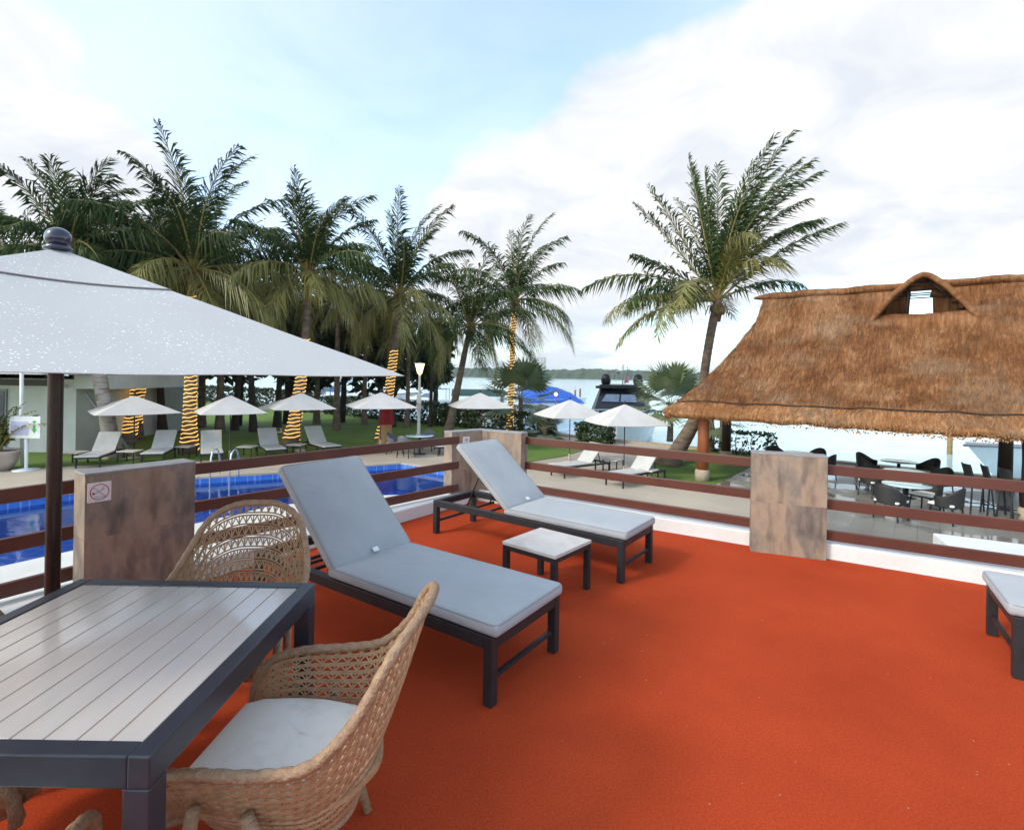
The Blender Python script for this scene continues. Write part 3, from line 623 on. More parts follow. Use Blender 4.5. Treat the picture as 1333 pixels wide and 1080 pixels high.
# ------------------------------------------------------------------ loungers on the terrace
LG='padded loungers on the red carpet'
def pipe(par,c,dx,dy,rot):
    r_=.034; hx_,hy_=dx/2-.006,dy/2-.006; pts=[]
    for sx,sy,a0 in ((1,1,0),(-1,1,90),(-1,-1,180),(1,-1,270)):
        for k_ in range(5): a=R(a0+k_*22.5); pts.append(Vector((sx*(hx_-r_)+r_*math.cos(a),sy*(hy_-r_)+r_*math.sin(a),.0275)))
    if rot is not None: pts=[rot@p for p in pts]
    m1=MB(); m1.tube([c+p for p in pts],.0042,6,closed=True); m1.build('piping','pad_edge',par)
def lounger(label,loc,rz,rec=41.,L=2.05,W=.62,piv=1.22,bl=.80):
    """local x runs from the foot (0) to the head end (-L); origin at the front edge centre"""
    t=thing('sun_lounger',label,'sun lounger',loc,rz,LG)
    ls=.052; fz=.335; rh=.062
    m1=MB()
    for s in (-1,1): m1.box((-L/2,s*(W/2-ls/2),fz-rh/2),(L-2*ls,ls-.004,rh))
    m1.box((-ls/2,0,fz-rh/2),(ls-.004,W-2*ls,rh)); m1.box((-L+ls/2,0,fz-rh/2),(ls-.004,W-2*ls,rh))
    for i in range(9): m1.box((-.16-i*.122,0,fz-.012),(.07,W-2*ls,.014))
    m1.build('frame','dark_metal',t,bevel=.003)
    for x in (-ls/2,-L+ls/2):
        for s in (-1,1):
            m1=MB(); m1.box((x,s*(W/2-ls/2),fz/2),(ls,ls,fz)); m1.build('leg','dark_metal',t,bevel=.004)
        m1=MB(); m1.box((x,0,.125),(.022,W-2*ls,.022)); m1.build('stretcher','dark_metal',t)
    ca,sa=math.cos(R(rec)),math.sin(R(rec)); rot=Matrix.Rotation(R(rec),3,'Y')
    p0=Vector((-piv,0,fz-.005)); ax=Vector((-ca,0,sa)); nn=Vector((sa,0,ca))
    m1=MB()
    for s in (-1,1): m1.box(p0+ax*(bl/2)+Vector((0,s*(W/2-.075),0))+nn*.012,(bl,.035,.03),rot)
    for i in range(7): m1.box(p0+ax*(.06+i*(bl-.1)/6)+nn*.012,(.05,W-.18,.016),rot)
    m1.box(p0+ax*(bl-.018)+nn*.012,(.035,W-.15,.03),rot)
    m1.build('backrest_frame','dark_metal',t,bevel=.003)
    m1=MB()
    for s in (-1,1): m1.tube([p0+ax*(bl*.62)+Vector((0,s*(W/2-.12),0)),(-piv-.56,s*(W/2-.12),fz-.075)],.009,6)
    m1.box((-piv-.56,0,fz-.075),(.02,W-2*ls+.0,.02)); m1.box((-piv-.36,0,fz-.075),(.02,W-2*ls,.02))
    m1.build('backrest_prop','dark_metal',t)
    m1=MB(); rbox(m1,(-piv/2+.01,0,fz+.034),(piv+.03,W-.005,.066),.024,puff=.012); cu_=m1.build('seat_cushion','cushion',t); pipe(cu_,Vector((-piv/2+.01,0,fz+.034)),piv+.03,W-.005,None)
    m1=MB(); rbox(m1,p0+ax*(bl/2+.01)+nn*.064,(bl+.03,W-.005,.066),.024,rot=rot,puff=.010); cu_=m1.build('back_cushion','cushion',t); pipe(cu_,p0+ax*(bl/2+.01)+nn*.064,bl+.03,W-.005,rot)
    m1=MB(); m1.box(p0+nn*.118+ax*.03+Vector((0,0,.002)),(.03,.045,.004),rot); m1.build('care_tag','sign_white',t)
    return t
# near lounger
a=P(640,922,0); b=P(727,847,0); wv=(b-a).normalized(); fc=(a+b)/2
ang=math.atan2(.573,-.82)
ang1=math.atan2(wv.x,-wv.y)+math.pi  # head direction = left normal of the foot edge
hd=Vector((-wv.y,wv.x,0)); 
rz1=math.atan2(-hd.y,-hd.x)
lg=lounger('nearer of the two grey loungers with raised backs, beside the dining table',(fc.x,fc.y,0),rz1,rec=43.5,W=.665,piv=1.27,L=2.1)
# far lounger
a=P(810.4,758.9,0); b=P(849.6,732.5,0); a2=P(562,694,0); b2=P(621.4,677.6,0)
fc=(a+b)/2; bc=(a2+b2)/2; hd=(bc-fc); L2=hd.length; rz2=math.atan2(-hd.y,-hd.x)
lounger('grey lounger by the corner pillar, behind the small side table',(fc.x,fc.y,0),rz2,rec=40.,W=.62,L=2.06,piv=1.17)
a=P(1318,882,0); b=P(1283,823,0); wv=(b-a).normalized(); fc=(a+b)/2; hd=Vector((wv.y,-wv.x,0))
dup(lg,(fc.x,fc.y,0),math.atan2(-hd.y,-hd.x),'grey lounger cut off by the right edge of the picture, only its foot end showing',scale=(1,.93,1))
# side table ----------------------------------------------------------
sl,sn,sr,sf=(P(x,y,.37) for x,y in ((657,704.4),(730,725),(768,702),(697,684.6)))
c=(sl+sn+sr+sf)/4; e1=((sn-sl)+(sr-sf)).normalized(); S=.475
t=thing('side_table','small square side table with pale stone top between the loungers','side table',(c.x,c.y,0),math.atan2(e1.y,e1.x))
m1=MB(); m1.box((0,0,.357),(S+.004,S+.004,.026)); m1.build('top','table_stone',t,bevel=.004)
m1=MB()
for s in (-1,1):
    m1.box((0,s*(S/2-.02),.327),(S-.08,.038,.032)); m1.box((s*(S/2-.02),0,.327),(.038,S-.08,.032))
m1.build('frame','dark_metal',t,bevel=.003)
for sx in (-1,1):
    for sy in (-1,1):
        m1=MB(); m1.box((sx*(S/2-.021),sy*(S/2-.021),.1715),(.042,.042,.343)); m1.build('leg','dark_metal',t,bevel=.003)
# ------------------------------------------------------------------ big parasol
UX,UY=-2.06,2.36
t=thing('parasol','large pale grey parasol with painted raindrop glints over the dining table','parasol',(UX,UY,0))
D=1.555; ez=1.592; az=2.135
ca=[Vector((D*math.cos(a),D*math.sin(a),0)) for a in (R(4),R(94),R(184),R(274))]
def canopy(mb,k0,k1,zt,zb,n=14,m=10,sag=.02):
    """four panels between radius factors k0..k1"""
    for q in range(4):
        A,B=ca[q],ca[(q+1)%4]; vs=[]; fs=[]
        for i in range(m+1):
            k=k0+(k1-k0)*i/m
            for j in range(n+1):
                f=j/n; p=A.lerp(B,f)*k
                s=sag*math.sin(math.pi*f)*math.sin(math.pi*min(1,k*.9))
                z=zt+(zb-zt)*((k-k0)/(k1-k0)) - s + .007*k*mnoise.noise(Vector((p.x*2.2,p.y*2.2,4)))
                vs.append((p.x,p.y,z))
        for i in range(m):
            for j in range(n): a=i*(n+1)+j; fs.append((a,a+1,a+n+2,a+n+1))
        mb.add(vs,fs,0,False)
zz=lambda k: az+(ez-az)*k
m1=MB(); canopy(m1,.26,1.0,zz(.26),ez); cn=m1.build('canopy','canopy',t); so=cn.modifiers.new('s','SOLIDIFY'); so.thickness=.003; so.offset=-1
m1=MB(); canopy(m1,.0,.315,az+.006,zz(.315)+.005,sag=.02); cv=m1.build('vent_cap','canopy',t); so=cv.modifiers.new('s','SOLIDIFY'); so.thickness=.003; so.offset=-1
m1=MB()
for q in range(4): 
    A,B=ca[q]*.316,ca[(q+1)%4]*.316
    m1.tube([A.lerp(B,j/14)+Vector((0,0,zz(.315)+.0045-.02*math.sin(math.pi*j/14)*math.sin(math.pi*.2835))) for j in range(15)],.0032,5)
m1.build('hem','hem',cv)
m1=MB(); m1.lathe([(.0,.0),(.052,.0),(.055,.012),(.03,.03),(.02,.034),(.02,.04)],20,(0,0,az-.005)); m1.ell((0,0,az+.052),(.051,.051,.047),20,14); m1.build('finial','navy',t)
m1=MB(); m1.lathe([(.0285,.03),(.0285,az-.06)],20); m1.build('pole','pole',t)
for q in range(4):
    m1=MB(); m1.bar(Vector((0,0,az-.05)),ca[q]*.90+Vector((0,0,zz(.9)-.02)),.016,.022); m1.build('rib','pole',t)
m1=MB(); m1.lathe([(0,0),(.26,0),(.26,.04),(.24,.055),(.05,.07),(.045,.25),(.0,.25)],24); m1.build('base','dark_metal',t,)
# ------------------------------------------------------------------ signs on the pillars
def face_frame(a,b):
    x=(b-a).normalized(); z=Vector((0,0,1)); y=z.cross(x)    # y points away from us
    return x,y,z
def plate(t,wd,ht,name='plate',m='sign_white'):
    m1=MB(); m1.box((0,-.003,0),(wd,.006,ht)); return m1.build(name,m,t,bevel=.0028)
def ring(m1,r0,r1,y,n=40,c=(0,0)):
    vs=[];fs=[]
    for yy in (y,y-.0015):
        for r in (r0,r1): vs+=[(c[0]+r*math.cos(2*math.pi*i/n),yy,c[1]+r*math.sin(2*math.pi*i/n)) for i in range(n)]
    for i in range(n):
        j=(i+1)%n; fs+=[(2*n+i,2*n+j,3*n+j,3*n+i),(i,j,2*n+j,2*n+i),(n+i,n+j,3*n+j,3*n+i)]
    m1.add(vs,fs)
x_,y_,z_=face_frame(pl,pr)
s0=pl+x_*.075; 
t=thing('sign','white plate with a red no diving symbol on the slate pillar','sign',(s0.x-y_.x*.001,s0.y-y_.y*.001,.80),math.atan2(x_.y,x_.x))
plate(t,.128,.128)
m1=MB(); ring(m1,.047,.052,-.0062); m1.bar((-.036,-.0072,.036),(.036,-.0072,-.036),.0015,.0052,up=Vector((0,-1,0))); m1.build('prohibition_ring','sign_red',t)
m1=MB()
def stroke(a,b,w_=.0045): m1.bar((a[0],-.0066,a[1]),(b[0],-.0066,b[1]),.001,w_,up=Vector((0,-1,0)))
stroke((-.030,-.010),(-.006,.004),.007); stroke((-.006,.004),(.012,.012),.007); stroke((.012,.012),(.022,.030),.005); stroke((.006,.008),(.026,.020),.004)
stroke((-.030,-.010),(-.024,-.020),.004); m1.ell((-.034,-.007,-.006),(.006,.0012,.006),10,6)
stroke((-.030,-.030),(.034,-.030),.004); stroke((-.022,-.037),(.026,-.037),.003)
m1.build('diver_symbol','sign_black',t)
x_,y_,z_=face_frame(cA,cB)
s0=cA.lerp(cB,.46)
t=thing('sign','small white plate with two red prohibition symbols on the corner pillar','sign',(s0.x-y_.x*.001,s0.y-y_.y*.001,.755),math.atan2(x_.y,x_.x))
plate(t,.10,.145)
for cz in (.034,-.034):
    m1=MB(); ring(m1,.020,.0245,-.0062,24,(0,cz)); m1.bar((-.016,-.0072,cz+.016),(.016,-.0072,cz-.016),.0015,.004,up=Vector((0,-1,0))); m1.build('prohibition_ring','sign_red',t)
    m1=MB(); m1.box((0,-.0066,cz),(.026,.001,.006)); m1.box((.009,-.0066,cz+.008),(.004,.001,.010)); m1.build('symbol','sign_black',t)
# ------------------------------------------------------------------ palms
UPV=Vector((0,0,1))
def frond(mb,o,az,el,L,droop,rg,leaf=.85,N=36,mi=0,wind=(0,0,0),hang=.35,twist=0.):
    o=Vector(o); dz_=rg.uniform(-.5,.5); n=13; pts=[o]; dirs=[]; p=o.copy(); step=L/(n-1)
    for i in range(n):
        f=i/(n-1); e=el-droop*(f**1.5); a_=az+dz_*f
        d=Vector((math.cos(e)*math.cos(a_),math.cos(e)*math.sin(a_),math.sin(e)))+Vector(wind)*f
        d.normalize(); dirs.append(d)
        if i<n-1: p=p+d*step; pts.append(p)
    mb.tube(pts,[.04*(1-.9*i/(n-1))*min(1,L/3.5)+.004 for i in range(n)],4,mi=2,caps=False)
    for i in range(N):
        f=.13+.87*(i+.5)/N; k=f*(n-1); q=min(int(k),n-2); fr=k-q
        P0=pts[q].lerp(pts[q+1],fr); T=dirs[q].lerp(dirs[q+1],fr).normalized()
        S=T.cross(UPV)
        if S.length<.15: S=Vector((math.sin(az),-math.cos(az),0))
        S.normalize(); Nn=S.cross(T)
        if Nn.z<0: Nn=-Nn
        ln=leaf*(math.sin(math.pi*(.12+.80*f))**.7)
        a=R(34)+R(36)*f
        for sd_ in (-1,1):
            if rg.random()<.10: continue
            l2=ln*rg.uniform(.70,1.15); aa=a+rg.uniform(-.22,.22)+.10*math.sin(i*.9+az*3)
            d=(S*sd_*math.cos(aa)+T*math.sin(aa)+Nn*rg.uniform(.02,.30)).normalized()
            hg=(hang+.45*max(0,1-abs(T.z)*1.3))*rg.uniform(.5,1.5)
            mid=P0+d*l2*.45-UPV*l2*.12*hg
            tip=P0+d*l2*.84-UPV*l2*hg*.8+Vector(wind)*l2*rg.uniform(.4,1.6)
            wv_=T*(.027+.014*rg.random())
            mb.add([P0-wv_*.4,P0+wv_*.4,mid+wv_,mid-wv_,tip],[(0,1,2,3),(3,2,4)],mi)
def trunk_pts(base,top,bend=0.,n=16):
    base=Vector(base); top=Vector(top); out=[]
    for i in range(n):
        f=i/(n-1); p=base.lerp(top,f)
        h=(top-base); h.z=0
        p+= h*(bend*4*f*(1-f)); out.append(p)
    return out
def make_crown(t,seed,L,nf,old=4,wind=(.1,0,0),spec=None,leaf=1.0,N=64,coco=True,off=(0,0,0),el0=86,el1=-38):
    rg=random.Random(seed); mb=MB(); off=Vector(off)
    if spec:
        for az_,el_,l_,dr_ in spec: frond(mb,off,R(az_+rg.uniform(-5,5)),R(el_),l_,dr_,rg,leaf,N,1 if el_<9 or 225<az_<305 else 0,wind)
    else:
        for i in range(nf):
            f=i/(nf-1); el_=el0+(el1-el0)*f**1.25; az_=i*137.5+rg.uniform(-18,18)
            dr=(.62+.65*math.cos(R(el_)))*rg.uniform(.7,1.3)
            ll=L*(.84+.26*rg.random())*(1 if f<.85 else .85)*(1.08 if f<.3 else 1)
            frond(mb,off+Vector((.08*math.cos(R(az_)),.08*math.sin(R(az_)),0)),R(az_),R(el_),ll,dr,rg,leaf,N,1 if i>=nf-old else 0,wind,hang=.30+.75*f)
    mb.build('crown',['frond','frond_old_lit','rachis'],t,fix=False)
    mb=MB(); mb.lathe([(.12,-.75),(.17,-.5),(.19,-.2),(.13,.1),(.05,.5),(0,.7)],9,off); 
    for k_ in range(7):
        a=k_*.9; mb.tube([off+Vector((.1*math.cos(a),.1*math.sin(a),-.2)),off+Vector((.3*math.cos(a),.3*math.sin(a),-.15)),off+Vector((.42*math.cos(a),.42*math.sin(a),-.5))],.02,4)
    mb.build('crown_shaft','boot',t)
    if coco:
        mb=MB()
        for k_ in range(11):
            a=k_*.62+rg.uniform(-.2,.2); r=.2; mb.ell(off+Vector((r*math.cos(a),r*math.sin(a),rg.uniform(-.42,-.18))),(.10,.10,.125),8,6)
        mb.build('coconuts','coconut',t)
def lights(t,pts,rads,f0,f1,pitch=.15,name='string_lights',rr=.019):
    def at(f):
        k=f*(len(pts)-1); i=min(int(k),len(pts)-2); return pts[i].lerp(pts[i+1],k-i), rads[i]+(rads[i+1]-rads[i])*(k-i)
    Ltot=(pts[-1]-pts[0]).length; turns=int(Ltot*(f1-f0)/pitch); mb=MB(); c=[]
    for i in range(turns*14+1):
        f=f0+(f1-f0)*i/(turns*14); p,r=at(f); a=2*math.pi*i/14
        c.append(p+Vector(((r+.02)*math.cos(a),(r+.02)*math.sin(a),.02*math.sin(a*3.3))))
    mb.tube(c,rr,4,caps=False); mb.build(name,'fairy',t,fix=False)
def palm(label,base,top,L,seed,r0=.2,r1=.11,bend=0.,lit=None,m='trunk',nf=28,old=6,spec=None,wind=(.12,0,0),leaf=1.1,group='coconut palms on the lawn',N=64,coco=True,flare=1.5):
    base=Vector(base); top=Vector(top)
    t=thing('coconut_palm',label,'palm tree',base,0,group)
    rel=top-base; pts=trunk_pts((0,0,0),rel,bend); pts[0].z-=.1
    n=len(pts); rads=[(r0+(r1-r0)*(i/(n-1)))*(1+(flare-1)*max(0,1-i/2.2)) for i in range(n)]
    fine=[];fr=[]
    for i in range(n-1):
        for k_ in range(5):
            f=k_/5; fine.append(pts[i].lerp(pts[i+1],f)); fr.append((rads[i]+(rads[i+1]-rads[i])*f)*(1+.035*(k_%2)))
    fine.append(pts[-1]); fr.append(rads[-1])
    mb=MB(); mb.tube(fine,fr,12); mb.build('trunk',m,t)
    if lit: lights(t,pts,rads,*lit)
    make_crown(t,seed,L,nf,old,wind,spec,leaf,N,coco,off=rel)
    return t
def bp_(px,py): return P(px,py,G)
def palm_px(label,bx,by,tx,ty,Lpx,seed,dY=0.,**k):
    b=bp_(bx,by); tp=Q(tx,ty,b.y+dY); return palm(label,b,tp,Lpx*(b.y+dY)/F,seed,**k)
palm_px('tall palm with a thick pale trunk beside the white building, leftmost on the lawn',148,596,92,325,108,11,m='trunk_pale',r0=.25,r1=.14,bend=-.06,nf=28,old=4,flare=1.35,N=66,leaf=1.2)
palm_px('tallest light wrapped palm with a straight trunk, behind the second pale parasol from the left',246,590,252,350,150,5,lit=(.03,.85),r0=.23,bend=-.05,nf=34,old=13,N=70,leaf=1.25)
palm_px('leaning light wrapped palm behind the leftmost pale parasol',163,578,220,362,84,23,lit=(.06,.8),r0=.25,bend=.0,nf=27,old=9)
palm_px('light wrapped palm partly hidden behind the leaning palm near the leftmost parasol',176,572,180,352,80,31,lit=(.1,.8),r0=.24,bend=.45,nf=27,old=4)
palm_px('light wrapped palm with a gently curved trunk behind the third parasol from the left',377,583,402,355,116,8,lit=(.05,.62),r0=.26,bend=.25,nf=31,old=12)
palm_px('light wrapped palm rising behind the red closed parasol',497,574,520,384,118,14,lit=(.02,.62),r0=.24,bend=.1,nf=28,old=11)
palm_px('dark unlit palm leaning right beside the lamp post',583,566,612,425,96,19,r0=.21,r1=.12,bend=.0,nf=27,old=2,N=56)
palm_px('slender light wrapped palm between the corner pillar and the lagoon',664,563,670,392,106,27,lit=(.02,.95),r0=.16,bend=-.2,nf=26,old=7,m='trunk_pale',flare=1.3)
# the big palm by the thatched shelter
b=bp_(868,606)
s_=19.2/F
spec=[(178,77,190,.15),(170,82,175,.1),(90,84,200,.3),(20,84,205,.4),(-30,80,215,.5),(5,76,208,.55),(40,72,205,.6),(-20,70,200,.65),(10,66,195,.75),(-50,74,195,.7),(60,76,200,.6),(0,60,180,.9),(100,74,200,.45),(-70,80,200,.5),(30,79,210,.6),(-10,76,185,.7),(150,80,190,.3),(25,55,190,.7),(120,70,185,.5),(60,62,170,.8),
      (0,43,205,.42),(12,28,150,.75),(180,60,170,.28),(176,52,165,.3),(168,36,125,.5),(182,25,180,.95),(190,8,178,.85),(200,-2,150,.9),(215,2,165,1.0),
      (270,62,150,1.9),(300,50,130,1.9),(100,30,150,1.),(70,20,150,1.1),(140,20,150,1.),(228,20,160,1.35),(196,20,150,1.2)]
spec=[(a,e,l_*s_,d) for a,e,l_,d in spec]
tp=Q(934,392,19.2)
t=thing('coconut_palm','big palm with a thick leaning trunk beside the thatched shelter','palm tree',b,0,'coconut palms on the lawn')
pp=[b-b+Vector((0,0,-.1))]+[Q(x,y,Yy)-b for x,y,Yy in ((884,583,19.1),(905,545,19.2),(914,505,19.2),(920,465,19.2),(926,430,19.2),(934,392,19.2))]
pp=cr(pp,60); mb=MB(); mb.tube(pp,[(.34-.19*min(1,(i/59)*1.9))*(1+.5*max(0,1-i/8))*(1+.04*(i%2)) for i in range(60)],14); mb.build('trunk','trunk',t)
make_crown(t,77,0,0,spec=spec,off=tp-b,N=84,leaf=1.2,wind=(.16,0,.0))
# grove behind ---------------------------------------------------------
def leafcloud(mb,blobs,n,size,rg,mi=0,flat=1.):
    for _ in range(n):
        c,r=rg.choice(blobs)
        while True:
            p=Vector((rg.uniform(-1,1),rg.uniform(-1,1),rg.uniform(-1,1)))
            if .25<p.length<1: break
        p=p*(p.length**-.35 if p.length>0 else 1)
        if p.length>1.08: p*=1.08/p.length
        p=Vector((c[0]+p.x*r[0],c[1]+p.y*r[1],c[2]+p.z*r[2]))
        a=Vector((rg.gauss(0,1),rg.gauss(0,1),rg.gauss(0,.6))).normalized(); b=a.cross(Vector((rg.gauss(0,1),rg.gauss(0,1),rg.gauss(0,1)))).normalized()
        s=size*rg.uniform(.6,1.3)
        mb.add([p-a*s,p-b*s*.42,p+a*s-UPV*s*.2,p+b*s*.42],[(0,1,2,3)],mi)
GR='dark trees of the grove behind the palms'
def broad(label,px,by,top,wpx,seed,n=2600):
    b=bp_(px,by); Y=b.y; hpx=by-top; h=hpx*Y/F; wd=wpx*Y/F
    t=thing('broadleaf_tree',label,'tree',b,0,GR); rg=random.Random(seed)
    mb=MB(); mb.tube([(0,0,-.1),(.1,0,h*.25),(.0,.1,h*.55)],[.22,.17,.12],8)
    blobs=[]
    for k_ in range(11):
        a=rg.uniform(0,6.28); rr=rg.uniform(0,.62)*wd/2; z=h*rg.uniform(.36,.9)
        c=(rr*math.cos(a)*1.1,rr*math.sin(a)*.8,z); q=wd*rg.uniform(.17,.27); blobs.append((c,(q,q,q*.75)))
        mb.tube([(0,0.05,h*.4),(c[0]*.5,c[1]*.5,(h*.45+z)/2),c],[.09,.06,.03],5)
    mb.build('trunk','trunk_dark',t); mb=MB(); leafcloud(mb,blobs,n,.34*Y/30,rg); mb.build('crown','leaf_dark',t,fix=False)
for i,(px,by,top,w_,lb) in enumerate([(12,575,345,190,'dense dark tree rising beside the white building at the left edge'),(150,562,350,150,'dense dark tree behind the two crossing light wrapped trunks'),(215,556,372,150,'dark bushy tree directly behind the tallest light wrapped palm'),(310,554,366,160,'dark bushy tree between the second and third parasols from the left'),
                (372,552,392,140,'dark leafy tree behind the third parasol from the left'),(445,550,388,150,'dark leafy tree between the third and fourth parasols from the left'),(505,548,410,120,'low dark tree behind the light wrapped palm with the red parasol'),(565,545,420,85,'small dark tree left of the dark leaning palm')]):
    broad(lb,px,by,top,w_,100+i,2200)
# slim dark palms of the grove: few crown meshes, copied
g1=palm('slim dark palm between the leftmost parasol and its neighbour, at the front of the grove',bp_(330,562),Q(322,380,bp_(330,562).y),3.4,301,r0=.16,r1=.1,m='trunk_dark',nf=20,old=3,group='slim dark palms of the grove',N=24,coco=False)
g2=palm('slim dark palm seen between the third and fourth parasols from the left',bp_(438,560),Q(440,395,bp_(438,560).y),3.2,302,r0=.17,r1=.1,m='trunk',nf=20,old=4,group='slim dark palms of the grove',N=24,coco=False)
for i,(src,px,by,rz,sc_,lb) in enumerate([(g1,212,566,40,1.05,'slim dark palm just left of the tallest light wrapped palm'),(g2,286,563,130,1.1,'slim dark palm behind the second pale parasol from the left'),
        (g1,305,560,200,1.0,'slim dark palm right of the second pale parasol from the left'),(g2,412,552,75,1.0,'slim dark palm behind the third parasol, to its right'),
        (g1,360,556,250,1.05,'slim dark palm left of the curved light wrapped trunk'),(g2,474,553,300,.92,'slim dark palm above the left half of the fourth parasol'),(g1,512,556,20,.85,'slim dark palm immediately right of the red closed parasol'),
        (g2,530,556,170,.80,'slim dark palm left of the lamp post'),(g1,560,556,110,.72,'slim dark palm right of the lamp post'),(g1,20,580,10,.95,'slim dark palm at the far left edge above the white building'),(g2,262,556,220,1.1,'slim dark palm deepest in the grove, right of the tallest light wrapped palm')]):
    dup(src,bp_(px,by),R(rz),lb,scale=sc_)
# fan palms and hedges -------------------------------------------------
def fan_palm(label,b,h,R_,seed,nl=20,grey=False):
    t=thing('fan_palm',label,'fan palm',b,0,'fan palms along the sea wall'); rg=random.Random(seed)
    mb=MB(); mb.tube([(0,0,-.1),(.03,0,h*.5),(0,0,h)],[.17,.14,.12],9); mb.build('trunk','trunk',t)
    mb=MB()
    for i in range(nl):
        f=i/(nl-1); az_=i*2.4+rg.uniform(-.2,.2); el=R(78-105*f); Lp=R_*.62
        d=Vector((math.cos(el)*math.cos(az_),math.cos(el)*math.sin(az_),math.sin(el)))
        o=Vector((0,0,h)); c=o+d*Lp; mb.tube([o,o+d*Lp*.5+UPV*.04,c],[.018,.014,.01],4,mi=1,caps=False)
        S=d.cross(UPV); S=S.normalized() if S.length>.1 else Vector((1,0,0)); Nn=S.cross(d)
        NS=22
        for k_ in range(NS):
            a=R(-118)+R(236)*k_/(NS-1); l_=R_*.62*(.72+.28*math.cos(a*.8))*rg.uniform(.9,1.08)
            dd=(d*math.cos(a)+S*math.sin(a)+Nn*(.22-.2*abs(math.sin(a)))).normalized(); pw=dd.cross(Nn).normalized()*(.036*R_)
            mid=c+dd*l_*.55; tip=c+dd*l_-UPV*l_*.16
            mb.add([c-pw*.25,c+pw*.25,mid+pw,mid-pw,tip],[(0,1,2,3),(3,2,4)])
    mb.build('crown',['fan_grey' if grey else 'fan','rachis'],t,fix=False)
fan_palm('green fan palm beside the slender light wrapped palm',bp_(677,563),Q(690,520,bp_(677,563).y).z-G,2.2,1,nl=22)
fan_palm('green fan palm between the yacht and the thatched shelter',bp_(872,572),Q(868,527,bp_(872,572).y).z-G,2.1,2,nl=22)
fan_palm('fan palm behind the orange shelter post',bp_(925,588),Q(922,545,bp_(925,588).y).z-G,1.4,3,nl=16)
fan_palm('low silvery fan palm in front of the hedge near the corner pillar',P(708,572,G),.55,1.15,4,nl=16,grey=True)
def hedge(label,t0,t1,inn,h,dep,seed,n=2600,size=.11,m='leaf_hedge'):
    a=sw(t0)-N_*inn; b=sw(t1)-N_*inn; c=(a+b)/2; L=(b-a).length
    t=thing('hedge',label,'hedge',(c.x,c.y,G),math.atan2((b-a).y,(b-a).x),'clipped hedges along the sea wall'); rg=random.Random(seed)
    mb=MB()
    for _ in range(n):
        while True:
            p=Vector((rg.uniform(-1,1),rg.uniform(-1,1),rg.uniform(0,1)))
            if max(abs(p.x),abs(p.y),abs(p.z*2-1))>.72: break
        q=Vector((p.x*L/2,p.y*dep/2,p.z*h))+Vector((0,0,.12*mnoise.noise(Vector((p.x*L*.7,p.y,seed)))))
        aa=Vector((rg.gauss(0,1),rg.gauss(0,1),rg.gauss(0,1))).normalized(); bb=aa.cross(Vector((rg.gauss(0,1),rg.gauss(0,1),rg.gauss(0,1)))).normalized(); s=size*rg.uniform(.6,1.4)
        mb.add([q-aa*s,q-bb*s*.5,q+aa*s,q+bb*s*.5],[(0,1,2,3)])
    mb.build('foliage',m,t,fix=False)
    mb=MB()
    for i in range(int(L/.6)):
        x=-L/2+.3+i*.6; mb.tube([(x,0,0),(x+.05,.05,h*.5),(x,0,h*.85)],[.02,.015,.008],4,caps=False)
    mb.build('stems','trunk_dark',t)
hedge('dark clipped hedge behind the patio set on the lawn',19,33,.9,1.35,.9,1,5200,.13)
hedge('clipped hedge between the dark palm and the fan palm',12.5,18.7,.9,1.15,.8,2,3200)
hedge('round clipped hedge block in front of the yacht bow',9.0,10.6,1.5,.95,1.1,3,1800,.09)
hedge('thin see through hedge behind the leaning palm and the orange post',2.2,5.2,.5,1.0,.5,4,700,.09)
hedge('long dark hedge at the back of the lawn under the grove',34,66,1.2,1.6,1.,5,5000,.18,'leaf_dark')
# ------------------------------------------------------------------ pool furniture
PG='sling loungers set out round the pool'
def pool_lounger(label,loc,rz,scale=1.):
    t=thing('pool_lounger',label,'sun lounger',loc,rz,PG,scale); L,W,fz=1.95,.64,.33; rec=46; piv=1.16; bl=.76
    m1=MB()
    for s in (-1,1): m1.box((-L/2,s*(W/2-.02),fz-.025),(L,.04,.05))
    for x in (-.02,-L+.02,-piv): m1.box((x,0,fz-.027),(.038,W-.084,.044))
    m1.build('frame','dark_metal',t)
    for x in (-.12,-L+.02):
        for s in (-1,1): m1=MB(); m1.box((x,s*(W/2-.021),(fz-.052)/2),(.038,.036,fz-.052)); m1.build('leg','dark_metal',t)
    ca_,sa_=math.cos(R(rec)),math.sin(R(rec)); p0=Vector((-piv,0,fz)); ax=Vector((-ca_,0,sa_)); rot=Matrix.Rotation(R(rec),3,'Y')
    m1=MB(); rbox(m1,(-piv/2,0,fz+.022),(piv,W-.02,.04),.012,puff=-.015); m1.build('seat_sling','sling',t)
    m1=MB(); rbox(m1,p0+ax*bl/2+Vector((0,0,.03)),(bl,W-.02,.04),.012,rot=rot,puff=-.01); m1.build('back_sling','sling',t)
    m1=MB()
    for s in (-1,1): m1.bar(p0+ax*bl*.7+Vector((0,s*.2,-.01)),Vector((-piv-.5,s*.2,fz-.05)),.02,.02)
    m1.build('backrest_prop','dark_metal',t)
    return t
def at(px,py): p=P(px,py,G); return p
